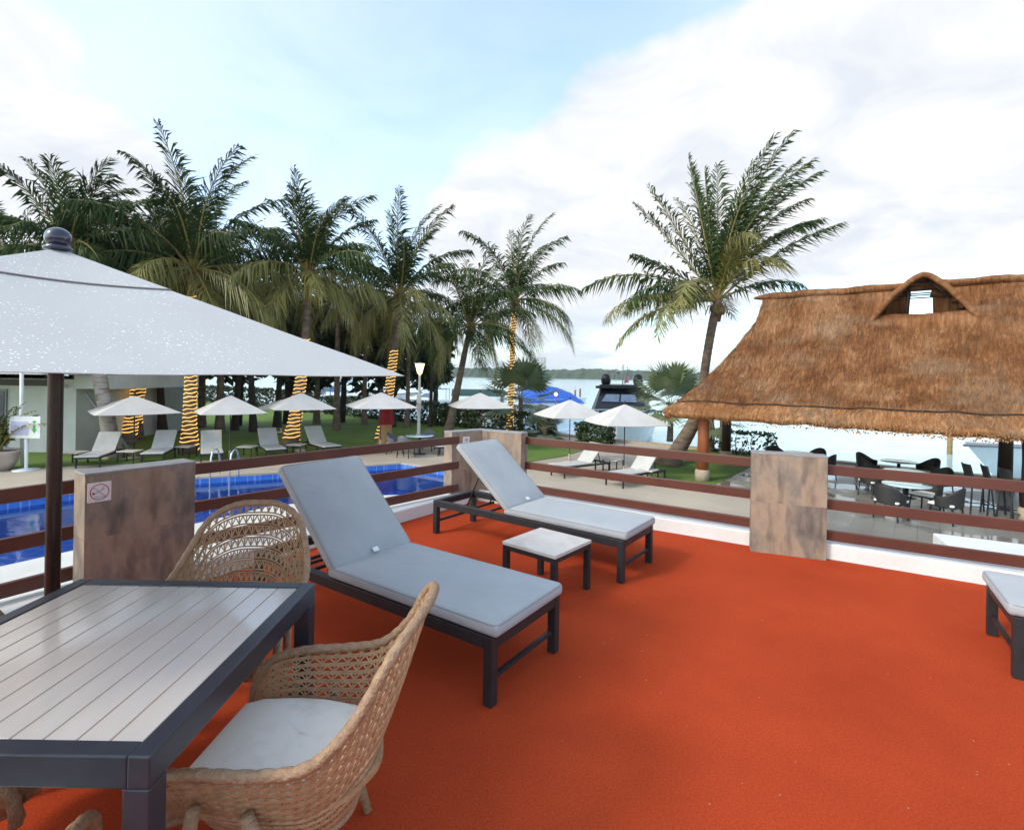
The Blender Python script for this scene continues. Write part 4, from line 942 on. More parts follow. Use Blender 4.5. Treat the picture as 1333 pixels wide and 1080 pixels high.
# (front centre px, direction the foot points: towards us), given by foot pixel and yaw
pl0=None
def put_lounger(px,py,yaw,label,scale=1.05):
    global pl0
    if pl0 is None: pl0=pool_lounger(label,at(px,py),R(yaw),scale); return pl0
    return dup(pl0,at(px,py),R(yaw),label,scale=scale)
put_lounger(112,610,-72,'pale sling lounger under the leftmost pool parasol, beside the pale palm trunk')
put_lounger(197,605,-70,'pale sling lounger in front of the straight light wrapped trunk')
put_lounger(276,604,-59,'pale sling lounger under the second pool parasol, beside the pool ladder')
put_lounger(360,598,-54,'pale sling lounger between the two low tables left of the curved palm')
put_lounger(433,594,-46,'pale sling lounger with a towel patch on its back, under the third pool parasol',1.08)
put_lounger(566,592,-172,'pale sling lounger behind the railing next to the corner pillar')
put_lounger(722,621,-145,'pale sling lounger seen through the railing under the left one of the twin parasols')
put_lounger(796,634,-142,'pale sling lounger seen through the railing under the right one of the twin parasols')
PT='low tables between the pool loungers'
def pool_table(label,loc,rz):
    t=thing('pool_table',label,'side table',loc,rz,PT)
    m1=MB(); m1.box((0,0,.39),(.55,.5,.03)); m1.build('top','table_stone',t)
    for sx in (-1,1):
        for sy in (-1,1): m1=MB(); m1.box((sx*.25,sy*.22,.1875),(.035,.035,.375)); m1.build('leg','dark_metal',t)
    return t
tq=pool_table('low table at the left end of the lounger row, beside the white building',at(97,604),0)
for px,py,rz,lb in [(169,602,3,'low table under the leftmost pool parasol'),(242,595,0,'low table at the foot of the straight light wrapped trunk'),(322,595,0,'low table just right of the second pool parasol pole'),(386,592,-4,'low table at the foot of the curved light wrapped palm'),
                    (798,613,-40,'low table between the two loungers behind the right railing'),(842,628,-40,'low table right of the loungers near the big leaning trunk')]:
    dup(tq,at(px,py),R(rz),lb)
UG='pale canvas parasols around the pool'
def pool_parasol(label,loc,rz,scale=(1,1,1)):
    t=thing('pool_parasol',label,'parasol',loc,rz,UG); t.scale=scale
    a=1.0; m1=MB(); n=10
    C4=[Vector((a,a,0)),Vector((-a,a,0)),Vector((-a,-a,0)),Vector((a,-a,0))]
    for q in range(4):
        A,B=C4[q],C4[(q+1)%4]; vs=[];fs=[]
        for i in range(n+1):
            k=i/n
            for j in range(n+1):
                f=j/n; p=A.lerp(B,f)*k; vs.append((p.x,p.y,1.0-.42*k-.035*math.sin(math.pi*f)*k*(1-k*.6)+.03*k*(1-k)))
        for i in range(n):
            for j in range(n): u=i*(n+1)+j; fs.append((u,u+1,u+n+2,u+n+1))
        m1.add(vs,fs)
    c=m1.build('canopy','canvas',t); so=c.modifiers.new('s','SOLIDIFY'); so.thickness=.012; so.offset=-1
    m1=MB(); m1.lathe([(.03,-1.2),(.02,-1.2),(.02,1.02),(.045,1.02),(.04,1.06),(0,1.08)],10); m1.build('pole','dark_metal',t)
    m1=MB()
    for q in C4: m1.bar(Vector((0,0,.93)),q*.96+Vector((0,0,.56)),.02,.03)
    m1.build('ribs','dark_metal',t)
    m1=MB(); m1.lathe([(0,-1.2),(.24,-1.2),(.24,-1.14),(.05,-1.1),(.04,-.85),(0,-.85)],16); m1.build('base','stone',t)
    return t
pp0=None
def put_parasol(apx,apy,by,ex,yaw,label,edgepy):
    """apex pixel, ground pixel row of the base, half-width in pixels, rim pixel row"""
    global pp0
    b=P(apx,by,G); Y=b.y; za=Q(apx,apy,Y).z-G; ze=Q(apx,edgepy,Y).z-G; hw=ex*Y/F
    sxy=hw/(abs(math.cos(R(yaw)))+abs(math.sin(R(yaw)))); yaw-=math.degrees(math.atan2(b.x,b.y)); sz=(za-ze)/.42; zo=za-1.0*sz
    if pp0 is None: pp0=pool_parasol(label,(b.x,b.y,G+zo),R(yaw),(sxy,sxy,sz)); o=pp0
    else: o=dup(pp0,(b.x,b.y,G+zo),R(yaw),label,scale=(sxy,sxy,sz))
    # the pole and base reach the ground whatever the scale
    for ch in o.children:
        if ch.name.startswith(('pole','base')):
            me=ch.data.copy(); ch.data=me; low=-zo/sz
            for v in me.vertices:
                if v.co.z<-.8: v.co.z=low+(v.co.z+1.2)/sz*.9
                if ch.name.startswith('base') or True: v.co.x*=1.0/sxy; v.co.y*=1.0/sxy
    return o
put_parasol(174,515,597,50,8,'leftmost of the pale pool parasols, in front of the leaning light wrapped trunk',536)
put_parasol(299,514.5,596,42,8,'second pale pool parasol from the left, with a dark trunk behind its pole',536)
put_parasol(391,511,592,42,10,'third pale pool parasol from the left, in front of the curved light wrapped palm',530.5)
put_parasol(495,510.5,590,46,14,'pale pool parasol over the red closed parasol',529)
put_parasol(366,520,572,28,5,'small pale parasol farther back, peeking out behind the third pool parasol',531)
put_parasol(624,511,585,43,14,'pale pool parasol above the corner pillar of the terrace',529)
put_parasol(741,520,604,49,24,'left one of the twin pale parasols in front of the black and white yacht',541)
put_parasol(812,526,616,56,26,'right one of the twin pale parasols in front of the black and white yacht',550)
# pool ladder ---------------------------------------------------------
b=at(291,622)
t=thing('pool_ladder','steel pool handrail at the far pool edge','handrail',b,0)
for s in (-1,1):
    m1=MB(); m1.tube(cr([(s*.28,.30,0),(s*.28,.28,.55),(s*.28,.12,.82),(s*.28,-.12,.70),(s*.28,-.2,.2),(s*.28,-.2,-.45)],22),.024,8); m1.build('handrail','chrome',t)
# closed red parasol -----------------------------------------------------
b=at(502,583); Y=b.y; kz=Y/F
t=thing('closed_parasol','closed red parasol with a golden lower skirt on the lawn','parasol',b)
z1=Q(502,552,Y).z-G; z2=Q(502,515,Y).z-G
def folds(prof,n=32,amp=.10):
    m1=MB(); vs=[]
    for r,z in prof: vs+=[(r*(1+amp*math.cos(8*2*math.pi*i/n))*math.cos(2*math.pi*i/n),r*(1+amp*math.cos(8*2*math.pi*i/n))*math.sin(2*math.pi*i/n),z) for i in range(n)]
    m1.add(vs,[(j*n+i,j*n+(i+1)%n,(j+1)*n+(i+1)%n,(j+1)*n+i) for j in range(len(prof)-1) for i in range(n)],0,True); return m1
folds([(.32,z1),(.27,z1+.35),(.20,z1+.9),(.13,z2-.1),(.03,z2+.15)]).build('canopy','red_canvas',t)
folds([(.33,.10),(.27,.5),(.22,.8),(.24,z1+.02)]).build('skirt','gold',t)
m1=MB(); m1.lathe([(.0,0),(.3,0),(.3,.08),(.04,.12),(.03,.2),(.03,z2+.2),(0,z2+.25)],14); m1.build('pole','dark_metal',t)
# patio set --------------------------------------------------------------
def patio_table(label,loc,r=.52,h=.73,m='glass_top',cat='table',group=None):
    t=thing('patio_table',label,cat,loc,0,group)
    m1=MB(); m1.lathe([(0,h-.02),(r-.01,h-.02),(r,h-.01),(r-.01,h),(0,h)],28); m1.build('top',m,t)
    m1=MB(); m1.lathe([(.0,0),(.26,0),(.26,.025),(.06,.05),(.045,.08),(.045,h-.05),(.12,h-.022),(0,h-.022)],14); m1.build('pedestal','dark_metal',t)
    return t
def tub_chair(name,label,loc,rz,m,group,seat='sling',scale=1.):
    t=thing(name,label,'chair',loc,rz,group,scale)
    m1=MB(); vs=[];fs=[]; nU=18; nV=6
    for s_,rr in ((0,.28),(1,.262)):
        for j in range(nV+1):
            for i in range(nU+1):
                a=R(-28+236*i/nU); top=.62+.22*max(0,math.sin(a))**1.5; z=.40+(top-.40)*j/nV; k=1+.10*j/nV
                vs.append((rr*k*math.cos(a)*1.02,rr*k*math.sin(a)+.02,z))
    o=(nU+1)*(nV+1)
    for j in range(nV):
        for i in range(nU):
            a=j*(nU+1)+i; fs+=[(a,a+1,a+nU+2,a+nU+1),(o+a,o+a+nU+1,o+a+nU+2,o+a+1)]
    for i in range(nU): a=nV*(nU+1)+i; fs.append((a,a+1,o+a+1,o+a))
    for j in range(nV):
        for a in (j*(nU+1),j*(nU+1)+nU): fs.append((a,a+nU+1,o+a+nU+1,o+a))
    m1.add(vs,fs,0,True); m1.build('backrest',m,t)
    m1=MB(); rbox(m1,(0,-.01,.435),(.50,.48,.055),.02); m1.build('seat_cushion',seat,t)
    m1=MB(); m1.box((0,-.01,.39),(.50,.48,.03)); m1.build('seat_frame',m,t)
    for sx in (-1,1):
        for sy in (-1,1): m1=MB(); m1.bar(Vector((sx*.22,sy*.2,.376)),Vector((sx*.25,sy*.23,0)),.028,.028); m1.build('leg','dark_metal',t)
    return t
b=at(546,591)
patio_table('round patio table with a pale top on the lawn by the lamp post',b,.55)
pc=tub_chair('patio_chair','grey patio chair between the red closed parasol and the round patio table',b+Vector((-.95,-.05,0)),R(80),'grey_mesh','grey chairs around the patio table')
dup(pc,b+Vector((-.35,-.85,0)),R(160),'grey patio chair on the near side of the round patio table, its back to us')
dup(pc,b+Vector((.15,.9,0)),R(-5),'grey patio chair behind the round patio table, facing us')
dup(pc,b+Vector((1.0,.05,0)),R(-80),'grey patio chair right of the round patio table, by the railing')
# lamp post ---------------------------------------------------------------
b=at(545,566); Y=b.y; zt=Q(547,487,Y).z-G; u1=Y/F
t=thing('lamp_post','white lamp post with a lit cone shade beside the patio set','lamp post',b)
m1=MB(); m1.lathe([(0,0),(.16,0),(.16,.05),(.085,.08),(.075,1.2),(.06,zt),(.0,zt)],14); m1.build('post','lamp_white',t)
m1=MB(); m1.lathe([(.07,zt),(.12,zt+.05),(.24,zt+.52),(.23,zt+.53),(0,zt+.53)],18); ls_=m1.build('lamp_shade','lamp_glow',t)
m1=MB(); m1.lathe([(0,zt+.535),(.29,zt+.535),(.28,zt+.565),(0,zt+.61)],18); m1.build('lamp_cap','lamp_white',t)
for zz_,h_ in ((Q(547,519,Y).z-G,.42),(Q(547,530,Y).z-G,.36)):
    m1=MB(); m1.box((.0,-.10,zz_),(.24,.012,h_)); m1.build('notice_plate',mat('notice_pink',(.62,.50,.50),(.56,.46,.46),scale=9) if h_<.4 else 'sign_white',t)
# ------------------------------------------------------------------ white building and things beside it
b=P(98,590,G); bx,by_=b.x,b.y
t=thing('white_building','white plastered building at the left with an overhanging upper floor','building',(bx,by_,G))
m1=MB(); m1.box((-4.6,4.0,1.35),(7.0,8.0,2.7)); m1.box((-.55,1.2,1.35),(1.1,2.4,2.7)); m1.build('wall','plaster',t)
m1=MB(); m1.box((-4.2,2.2,3.25),(10.0,9.0,.75)); m1.box((-4.6,3.4,4.12),(8.4,7,1.0)); m1.box((.9,2.2,2.62),(1.5,5.0,.5)); m1.build('upper_floor','plaster',t,bevel=.02)
for i,(x,wd_) in enumerate([(-3.1,1.2),(-5.6,1.8)]):
    m1=MB(); m1.box((x,-.02,1.25),(wd_,.07,2.1)); wn_=m1.build('window','boat_grey',t); m1=MB(); m1.box((x,-.06,1.25),(wd_-.14,.02,1.96)); m1.build('pane','shade_glass',wn_)
m1=MB(); m1.box((-.62,-.07,2.45),(.55,.12,.14)); m1.build('wall_lamp','sign_white',t)
m1=MB(); m1.box((-1.9,-.04,2.55),(1.9,.06,.22)); m1.build('shutter_box','sign_black',t)
m1=MB(); m1.bar(Vector((.6,-.3,2.2)),Vector((2.3,-.3,.1)),.07,.07); m1.build('brace','boat_grey',t)
b=at(-4,612)
t=thing('potted_palm','leafy potted palm in a wide pale pot at the left edge','potted plant',b)
m1=MB(); m1.lathe([(0,0),(.33,0),(.46,.25),(.52,.5),(.56,.53),(.56,.60),(.50,.60),(.46,.54),(0,.54)],28); m1.build('pot','terracotta',t)
m1=MB(); m1.lathe([(0,.56),(.47,.56)],20); m1.build('soil','soil',t)
rg=random.Random(4); m1=MB()
for i in range(26): frond(m1,(rg.uniform(-.1,.1),rg.uniform(-.1,.1),.6),rg.uniform(0,6.28),R(rg.uniform(45,85)),rg.uniform(.9,1.75),rg.uniform(.6,1.5),rg,.30,20,i%3==0)
m1.build('foliage',['frond','frond_old_lit','rachis'],t,fix=False)
b=at(34,612); Y=b.y; z0=Q(34,570,Y).z-G; z1=Q(34,541.5,Y).z-G; hw=(54.5-14.5)/2*Y/F
t=thing('sign_stand','white direction sign on a round foot with a green arrow','sign',b)
m1=MB(); m1.lathe([(0,0),(.33,0),(.33,.03),(.05,.07),(.045,.1),(.045,z0+.1),(0,z0+.1)],24); m1.build('stand','lamp_white',t)
m1=MB(); m1.box((0,-.055,(z0+z1)/2),(2*hw,.03,z1-z0)); m1.build('board','sign_white',t,bevel=.006)
m1=MB(); m1.box((-.15,-.073,(z0+z1)/2-.03),(hw*1.15,.004,(z1-z0)*.62)); m1.build('text_panel','sign_lav',t)
m1=MB(); zc=(z0+z1)/2; m1.box((hw*.62,-.073,zc),(.07,.004,.16)); m1.add([(hw*.62-.08,-.076,zc-.06),(hw*.62+.08,-.076,zc-.06),(hw*.62,-.076,zc-.18)],[(0,1,2)]); m1.ell((hw*.62,-.073,zc+.17),(.055,.004,.04),12,6); m1.build('arrow','sign_green',t)
b=at(28,606)
t=tag((lambda m1: m1.build('flag_pole','lamp_white'))((lambda m1: (m1.tube([(b.x,b.y,G),(b.x-.05,b.y,G+3.6)],[.055,.05],10),m1)[1])(MB())),'white pole rising behind the direction sign at the left','pole')
# ------------------------------------------------------------------ thatched shelter
KS=1.069
C0=Vector((4.35*KS,14.95*KS,0))-D_*.30; ZE=1.6-.98*KS; WR=3.2; RISE=3.85; INS=2.28; LA=14.0
def pw_(a,b): v=C0+D_*a+N_*b; return v
def gside(b): q=max(0,min(b,2*WR-b))/WR; return RISE*(.56*q+.44*q*q)
def gend(a):
    a=min(a,LA-a); q=max(0,a)/INS
    return RISE*.79*(.50*q+.50*q*q) if q<1 else RISE*.79+(a-INS)*14
def smin(a,b,k=.28):
    h=max(k-abs(a-b),0)/k; return min(a,b)-h*h*k*.25
def roofz(a,b): return ZE+smin(gside(b),gend(a))
def warp(a,b,r=.8):
    def cor(x,y):
        if x<r and y<r:
            vx,vy=r-x,r-y; L=math.hypot(vx,vy)
            if L>1e-6: m_=max(vx,vy)/L; return r-vx*m_,r-vy*m_
        return x,y
    fa=a>LA/2; fb=b>WR
    x=LA-a if fa else a; y=2*WR-b if fb else b
    x,y=cor(x,y); return (LA-x if fa else x),(2*WR-y if fb else y)
DA=2.17*KS+3.62*KS+.30; DH=1.0; DZ=4.62; DB=2.66
def hood(ph): return DZ-.98*(abs(ph)/DH)**1.5
ts=thing('thatched_shelter','open shelter with a big brown thatched roof on wooden posts by the water','palapa',(C0.x,C0.y,G))
o3=Vector((C0.x,C0.y,G))
av=[0,.05,.15,.3,.45]+[.6+.15*i for i in range(11)]+[INS-.02,INS+.03]+[INS+.12+.14*i for i in range(int((LA/2-INS)/.14))]
av=[a for a in av if a<LA/2]; av=av+[LA/2]+[LA-a for a in reversed(av)]
bv=[0,.05,.15,.3,.45]+[.6+.12*i for i in range(22)]; bv=[b for b in bv if b<WR-.03]; bv=bv+[WR]+[2*WR-b for b in reversed(bv)]
def jit(a,b):
    s_=max(0,min(a,LA-a,b,2*WR-b)); w_=(s_+.12*mnoise.noise(Vector((a*.9,b*.9,1))))/.62; return .030*(.5-(w_-math.floor(w_)))+ .05*mnoise.noise(Vector((a*1.3,b*1.3,3)))+.03*mnoise.noise(Vector((a*4,b*4,9)))
def rp(a,b,dz=0.):
    a2,b2=warp(a,b); p=pw_(a2,b2)-Vector((C0.x,C0.y,0)); return Vector((p.x,p.y,roofz(a,b)-G+dz+jit(a,b)))
nb_=len(bv); verts=[rp(a,b) for a in av for b in bv]; faces=[]; mi=[]
for i in range(len(av)-1):
    for j in range(nb_-1):
        a=(av[i]+av[i+1])/2; b=(bv[j]+bv[j+1])/2
        if abs(a-DA)<(DH if b<WR-.12 else .24) and DB<b<2*WR-DB and roofz(a,b)<hood(a-DA)-.10: continue
        faces.append((i*nb_+j,(i+1)*nb_+j,(i+1)*nb_+j+1,i*nb_+j+1)); mi.append(1 if min(a,LA-a,b,2*WR-b)<.45 else 0)
bm=bmesh.new(); bvs=[bm.verts.new(v) for v in verts]; uvl=bm.loops.layers.uv.new('UVMap')
par=[(a,b) for a in av for b in bv]
def uv_of(a,b,ref): 
    s_=min(ref[1],2*WR-ref[1]); e_=min(ref[0],LA-ref[0])
    return (b,e_ if False else min(a,LA-a)*1.2) if gend(ref[0])<gside(ref[1]) else (a,min(b,2*WR-b)*1.2)
for f,m_ in zip(faces,mi):
    q=bm.faces.new([bvs[k_] for k_ in f]); q.material_index=m_; q.smooth=True
    ref=(sum(par[k_][0] for k_ in f)/4,sum(par[k_][1] for k_ in f)/4)
    for lp,k_ in zip(q.loops,f): lp[uvl].uv=uv_of(*par[k_],ref)
bmesh.ops.recalc_face_normals(bm,faces=bm.faces)
if sum(f.normal.z for f in bm.faces)<0: bmesh.ops.reverse_faces(bm,faces=bm.faces)
bmesh.ops.delete(bm,geom=[v for v in bm.verts if not v.link_faces],context='VERTS')
bmesh.ops.solidify(bm,geom=list(bm.faces),thickness=.20)
# loose straw lying down the slope
rg=random.Random(12)
def straw(p,dn,side,L,wd_,lift,uvp,m_):
    vs=[bm.verts.new(p-side*wd_),bm.verts.new(p+side*wd_),bm.verts.new(p+dn*L+lift)]
    f=bm.faces.new(vs); f.material_index=m_
    for lp,k_ in zip(f.loops,((0,0),(.03,0),(.015,.3))): lp[uvl].uv=(uvp[0]+k_[0],uvp[1]+k_[1])
for _ in range(15000):
    a=rg.uniform(.02,LA*.72); b=rg.uniform(.02,WR-.05) if rg.random()<.9 else rg.uniform(WR,2*WR-.05)
    if abs(a-DA)<DH*1.1 and DB-.2<b<2*WR-DB+.2: continue
    e=.06; p=rp(a,b); fa=(rp(a+e,b)-p)/e; fb=(rp(a,b+e)-p)/e; nn=fa.cross(fb).normalized()
    if nn.z<.05: continue
    dn=Vector((0,0,-1)); dn=dn-nn*dn.dot(nn); dn.normalize(); sdv=dn.cross(nn)
    dn=(dn+sdv*rg.gauss(0,.18)).normalized()
    straw(p+nn*.012,dn,sdv,rg.uniform(.12,.34),rg.uniform(.006,.014),nn*rg.uniform(.01,.05),(rg.uniform(0,30),rg.uniform(0,6)),1 if min(a,LA-a,b,2*WR-b)<.45 else 0)
def perim(s,n): 
    pts=[]
    segs=[((s,s),(LA-s,s)),((LA-s,s),(LA-s,2*WR-s)),((LA-s,2*WR-s),(s,2*WR-s)),((s,2*WR-s),(s,s))]
    for (a0,b0),(a1,b1) in segs:
        k_=max(2,int(n*math.hypot(a1-a0,b1-b0)/40))
        pts+=[(a0+(a1-a0)*i/k_,b0+(b1-b0)*i/k_) for i in range(k_)]
    return pts
for a,b in perim(.0,3600):
    if a>LA*.75: continue
    p=rp(a,b,-rg.uniform(.0,.20)); ct_=rp(LA/2,WR); dn=Vector((rg.gauss(0,.12),rg.gauss(0,.12),-1)).normalized(); o_=Vector((p.x-ct_.x,p.y-ct_.y,0)).normalized(); sdv=o_.cross(UPV)
    straw(p-o_*.02,(dn+o_*.25).normalized(),sdv,rg.uniform(.02,.075),rg.uniform(.015,.035),Vector((0,0,0)),(rg.uniform(0,30),rg.uniform(0,6)),1)
me=bpy.data.meshes.new('roof'); bm.to_mesh(me); bm.free(); me.materials.append(M['thatch']); me.materials.append(M['thatch_eave'])
ro=bpy.data.objects.new('roof',me); COL.objects.link(ro); ro.parent=ts
# the cord that ties the lower thatch layer, ridge roll, gable hood
m1=MB(); m1.tube([rp(a,b,.035) for a,b in perim(.45,150)],.019,6,closed=True); m1.build('tie_cord','rope',ro)
def uvmesh(name,grid,m_,parent,thick=0.,us=1.,vs_=1.):
    bm=bmesh.new(); uvl=bm.loops.layers.uv.new('UVMap'); R_=len(grid); Cn=len(grid[0]); V=[[bm.verts.new(p) for p in r] for r in grid]
    for i in range(R_-1):
        for j in range(Cn-1):
            f=bm.faces.new((V[i][j],V[i+1][j],V[i+1][j+1],V[i][j+1])); f.smooth=True
            for lp,(x,y) in zip(f.loops,((i,j),(i+1,j),(i+1,j+1),(i,j+1))): lp[uvl].uv=(x*us,y*vs_)
    bmesh.ops.recalc_face_normals(bm,faces=bm.faces)
    if thick: bmesh.ops.solidify(bm,geom=list(bm.faces),thickness=thick)
    me=bpy.data.meshes.new(name); bm.to_mesh(me); bm.free(); me.materials.append(M[m_]); o=bpy.data.objects.new(name,me); COL.objects.link(o); o.parent=parent; return o
ridge=[]
for i in range(60):
    a=INS-.20+(LA-2*INS+.40)*i/59; row=[]
    for j in range(13):
        th=math.pi*2*j/12; r_=.15*(1+.35*mnoise.noise(Vector((a*3,j*.9,1))))*min(1,.25+min(i,59-i)*.3)
        p=pw_(a,WR+r_*1.35*math.cos(th))-Vector((C0.x,C0.y,0)); row.append(Vector((p.x,p.y,ZE+RISE-.08-G+r_*.8*math.sin(th)+.03*mnoise.noise(Vector((a*1.2,0,5))))))
    ridge.append(row)
uvmesh('ridge_cap',ridge,'thatch',ro,us=.23,vs_=.12)
hg=[]
for i in range(25):
    ph=-1.28+2.56*i/24; row=[]
    for j in range(17):
        b=DB-.16+(2*WR-2*DB+.32)*j/16; 
        z=max(hood(ph),roofz(DA+ph,b)-.04)+.04*mnoise.noise(Vector((ph*3,b*3,7)))
        p=pw_(DA+ph,b)-Vector((C0.x,C0.y,0)); row.append(Vector((p.x,p.y,z-G)))
    hg.append(row)
hd_=uvmesh('gable_hood',hg,'thatch',ro,thick=.13,us=.11,vs_=.2)
m1=MB()
for b in (DB+.25,2*WR-DB-.25):
    for k_ in range(3):
        z=4.02+k_*.13; p=pw_(DA-.6+k_*.12,b)-Vector((C0.x,C0.y,0)); q=pw_(DA+.6-k_*.12,b)-Vector((C0.x,C0.y,0)); m1.tube([(p.x,p.y,z-G),(q.x,q.y,z-G)],.018,5)
    p=pw_(DA+.1,b)-Vector((C0.x,C0.y,0)); q=pw_(DA+.62,b)-Vector((C0.x,C0.y,0)); m1.tube([(p.x,p.y,4.45-G),(q.x,q.y,3.9-G)],.04,6)
    m1.tube([((pw_(DA-.35,b)-C0).x,(pw_(DA-.35,b)-C0).y,3.5-G),((pw_(DA-.30,b)-C0).x,(pw_(DA-.30,b)-C0).y,4.35-G)],.05,6)
m1.build('gable_poles','dark_wood',hd_)
for k_,(px,py,m_) in enumerate(((914,626,'post_wood'),(0,0,'dark_wood'),(0,0,'dark_wood'),(0,0,'dark_wood'))):
    if k_==0: p=P(914,626,G)
    else: p=pw_(*[(.62,5.45),(7.9*KS,5.4),(7.9*KS,.84)][k_-1]); 
    x,y=p.x-C0.x,p.y-C0.y
    m1=MB(); m1.tube([(x,y,.3),(x+.02,y,1.4),(x,y,2.45)],[.175,.165,.17],14); po=m1.build('post',m_,ts)
    m1=MB(); m1.lathe([(.0,0),(.225,0),(.215,.32),(.18,.36),(0,.36)],14,(x,y,0)); m1.build('footing','stone',po)
m1=MB()
for b in (.9,2*WR-.9): 
    p=pw_(.6,b)-C0; q=pw_(LA-.6,b)-C0; m1.tube([(p.x,p.y,2.42),(q.x,q.y,2.42)],.10,8)
for a in (.8,4.6,8.4,12.2):
    p=pw_(a,.7)-C0; q=pw_(a,2*WR-.7)-C0; m1.tube([(p.x,p.y,2.55),(q.x,q.y,2.55)],.08,8)
m1.build('beams','dark_wood',ts)
# cafe furniture under it -----------------------------------------------------
CG='black wicker cafe chairs under the thatched shelter'; TG='round cafe tables under the thatched shelter'
def top_at(px,py): 
    p=P(px,py,G+.73); return Vector((p.x,p.y,G))
T=[top_at(1040,589),top_at(1170,600),top_at(1178,612.5),top_at(1180,630)]
lbs=['round cafe table seen just above the right slate pillar','round cafe table farthest back by the water, right of the pillar','round cafe table in the middle of the three behind the right railing','round cafe table nearest the railing, with two white padded chairs']
bt=None
for p,lb in zip(T,lbs):
    if bt is None: bt=patio_table(lb,p,.48,.73,group=TG)
    else: dup(bt,p,0,lb)
cc=None
for ti,dx,dy,rz,lb in [(0,-.85,-.25,105,'black cafe chair left of the table seen above the right slate pillar'),(0,.75,.35,-60,'black cafe chair right of the table seen above the right slate pillar'),(0,-.25,.8,15,'black cafe chair behind the table seen above the right slate pillar'),(0,.4,-.75,-150,'black cafe chair on the near side of the table above the pillar'),
    (1,-.8,.1,90,'black cafe chair left of the farthest cafe table'),(1,-.35,.85,20,'black cafe chair behind the farthest cafe table, against the water'),(1,.85,.0,-85,'black cafe chair right of the farthest cafe table'),
    (2,-.85,0,95,'black cafe chair left of the middle cafe table'),(2,.85,-.05,-80,'black cafe chair right of the middle cafe table'),
    (3,-.66,-.42,118,'white padded black cafe chair left of the nearest cafe table'),(3,.42,-.62,-152,'white padded black cafe chair right of the nearest cafe table, its back to the railing'),(3,.75,.35,-70,'black cafe chair on the far right of the nearest cafe table')]:
    loc=T[ti]+Vector((dx,dy,0))
    if cc is None: cc=tub_chair('cafe_chair',lb,loc,R(rz),'black_wicker',CG,'seat_pad')
    else: dup(cc,loc,R(rz),lb)
def stool(label,loc,rz):
    t=thing('bar_stool',label,'bar stool',loc,rz,'black bar stools by the water')
    m1=MB(); vs=[];fs=[]
    for k_ in (0,1):
        for j in range(6):
            for i in range(7):
                x=-.22+.44*i/6; z=.76+.42*j/5; y=.2+.10*j/5-.05*(abs(x)/.22)**2-(.03 if k_ else 0); vs.append((x,y,z))
    for j in range(5):
        for i in range(6): a=j*7+i; fs+=[(a,a+1,a+8,a+7),(42+a,42+a+7,42+a+8,42+a+1)]
    for i in range(6): fs+=[(35+i,36+i,78+i,77+i),(i,42+i,43+i,1+i)]
    for j in range(5): fs+=[(j*7,j*7+7,42+j*7+7,42+j*7),(j*7+6,42+j*7+6,42+j*7+13,j*7+13)]
    m1.add(vs,fs); m1.build('backrest','black_wicker',t)
    m1=MB(); rbox(m1,(0,0,.75),(.46,.44,.06),.02); m1.build('seat','black_wicker',t)
    for sx in (-1,1):
        for sy in (-1,1): m1=MB(); m1.bar(Vector((sx*.2,sy*.18,.72)),Vector((sx*.25,sy*.23,0)),.028,.028); m1.build('leg','dark_metal',t)
    m1=MB()
    for s in (-1,1): m1.bar(Vector((-.22,s*.21,.27)),Vector((.22,s*.21,.27)),.02,.02); m1.bar(Vector((s*.235,-.21,.2)),Vector((s*.235,.21,.2)),.02,.02)
    m1.build('foot_rail','dark_metal',t); return t
p=P(1272,668,G); s1=stool('black bar stool on the left, its back towards the cafe tables',(p.x,p.y,G),R(70))
p=P(1297,672,G); dup(s1,(p.x,p.y,G),R(62),'black bar stool in the middle, in front of the white boat bow')
p=P(1322,678,G); dup(s1,(p.x,p.y,G),R(75),'black bar stool on the right, partly behind the dark shelter post')
# white block wall below the railing
p=P(1214,693,-.95); q=P(1333,708,-.95); dv=(q-p); dv.z=0; dv.normalize(); nv=Vector((-dv.y,dv.x,0))
if nv.y<0: nv=-nv
m1=MB(); a_=p; pts=[a_,a_+dv*5,a_+dv*5-nv*1.15,a_-nv*1.15+dv*.12]
m1.poly([(x.x,x.y) for x in pts],G,-.95); tag(m1.build('low_block_wall','white',bevel=.02),'low white block wall on the wet tiles beyond the right railing','low wall')
# ------------------------------------------------------------------ boats
def hull_mesh(L,B,z0,rise,over,low=-.25,ns=22,nc=7,flare=.42):
    m1=MB(); vs=[]
    for i in range(ns+1):
        s=i/ns; hb=B/2*(1-max(0,(s-.3)/.7)**2.3); zd=z0+rise*s*s
        for j in range(2*nc+1):
            k=abs(j-nc)/nc; sd=-1 if j<nc else 1          # k: 0 keel .. 1 deck edge
            wl=hb*(1-flare*max(0,s-.2))*.92
            y=sd*(wl*min(1,k*2.2) + (hb-wl)*max(0,(k-.45)/.55)**1.3) if k>0 else 0
            z=low+(zd-low)*max(0,(k-.25)/.75) if k>.25 else low-.25*(1-k/.25)*(1-s)
            x=s*L+over*max(0,(z-low)/(z0+rise-low))*s**3
            vs.append((x,y,z))
    n_=2*nc+1; fs=[(i*n_+j,(i+1)*n_+j,(i+1)*n_+j+1,i*n_+j+1) for i in range(ns) for j in range(2*nc)]
    fs.append(tuple(range(n_)))
    m1.add(vs,fs,0,True)
    dk=[]; 
    for i in range(ns+1): a=vs[i*n_]; b=vs[i*n_+2*nc]; dk+=[(a[0]-.0,a[1]*.96,a[2]-.06),(b[0],b[1]*.96,b[2]-.06)]
    m1.add(dk,[(2*i,2*i+2,2*i+3,2*i+1) for i in range(ns)])
    rails=[vs[i*n_] for i in range(ns+1)]+[vs[i*n_+2*nc] for i in range(ns,-1,-1)]
    return m1,rails
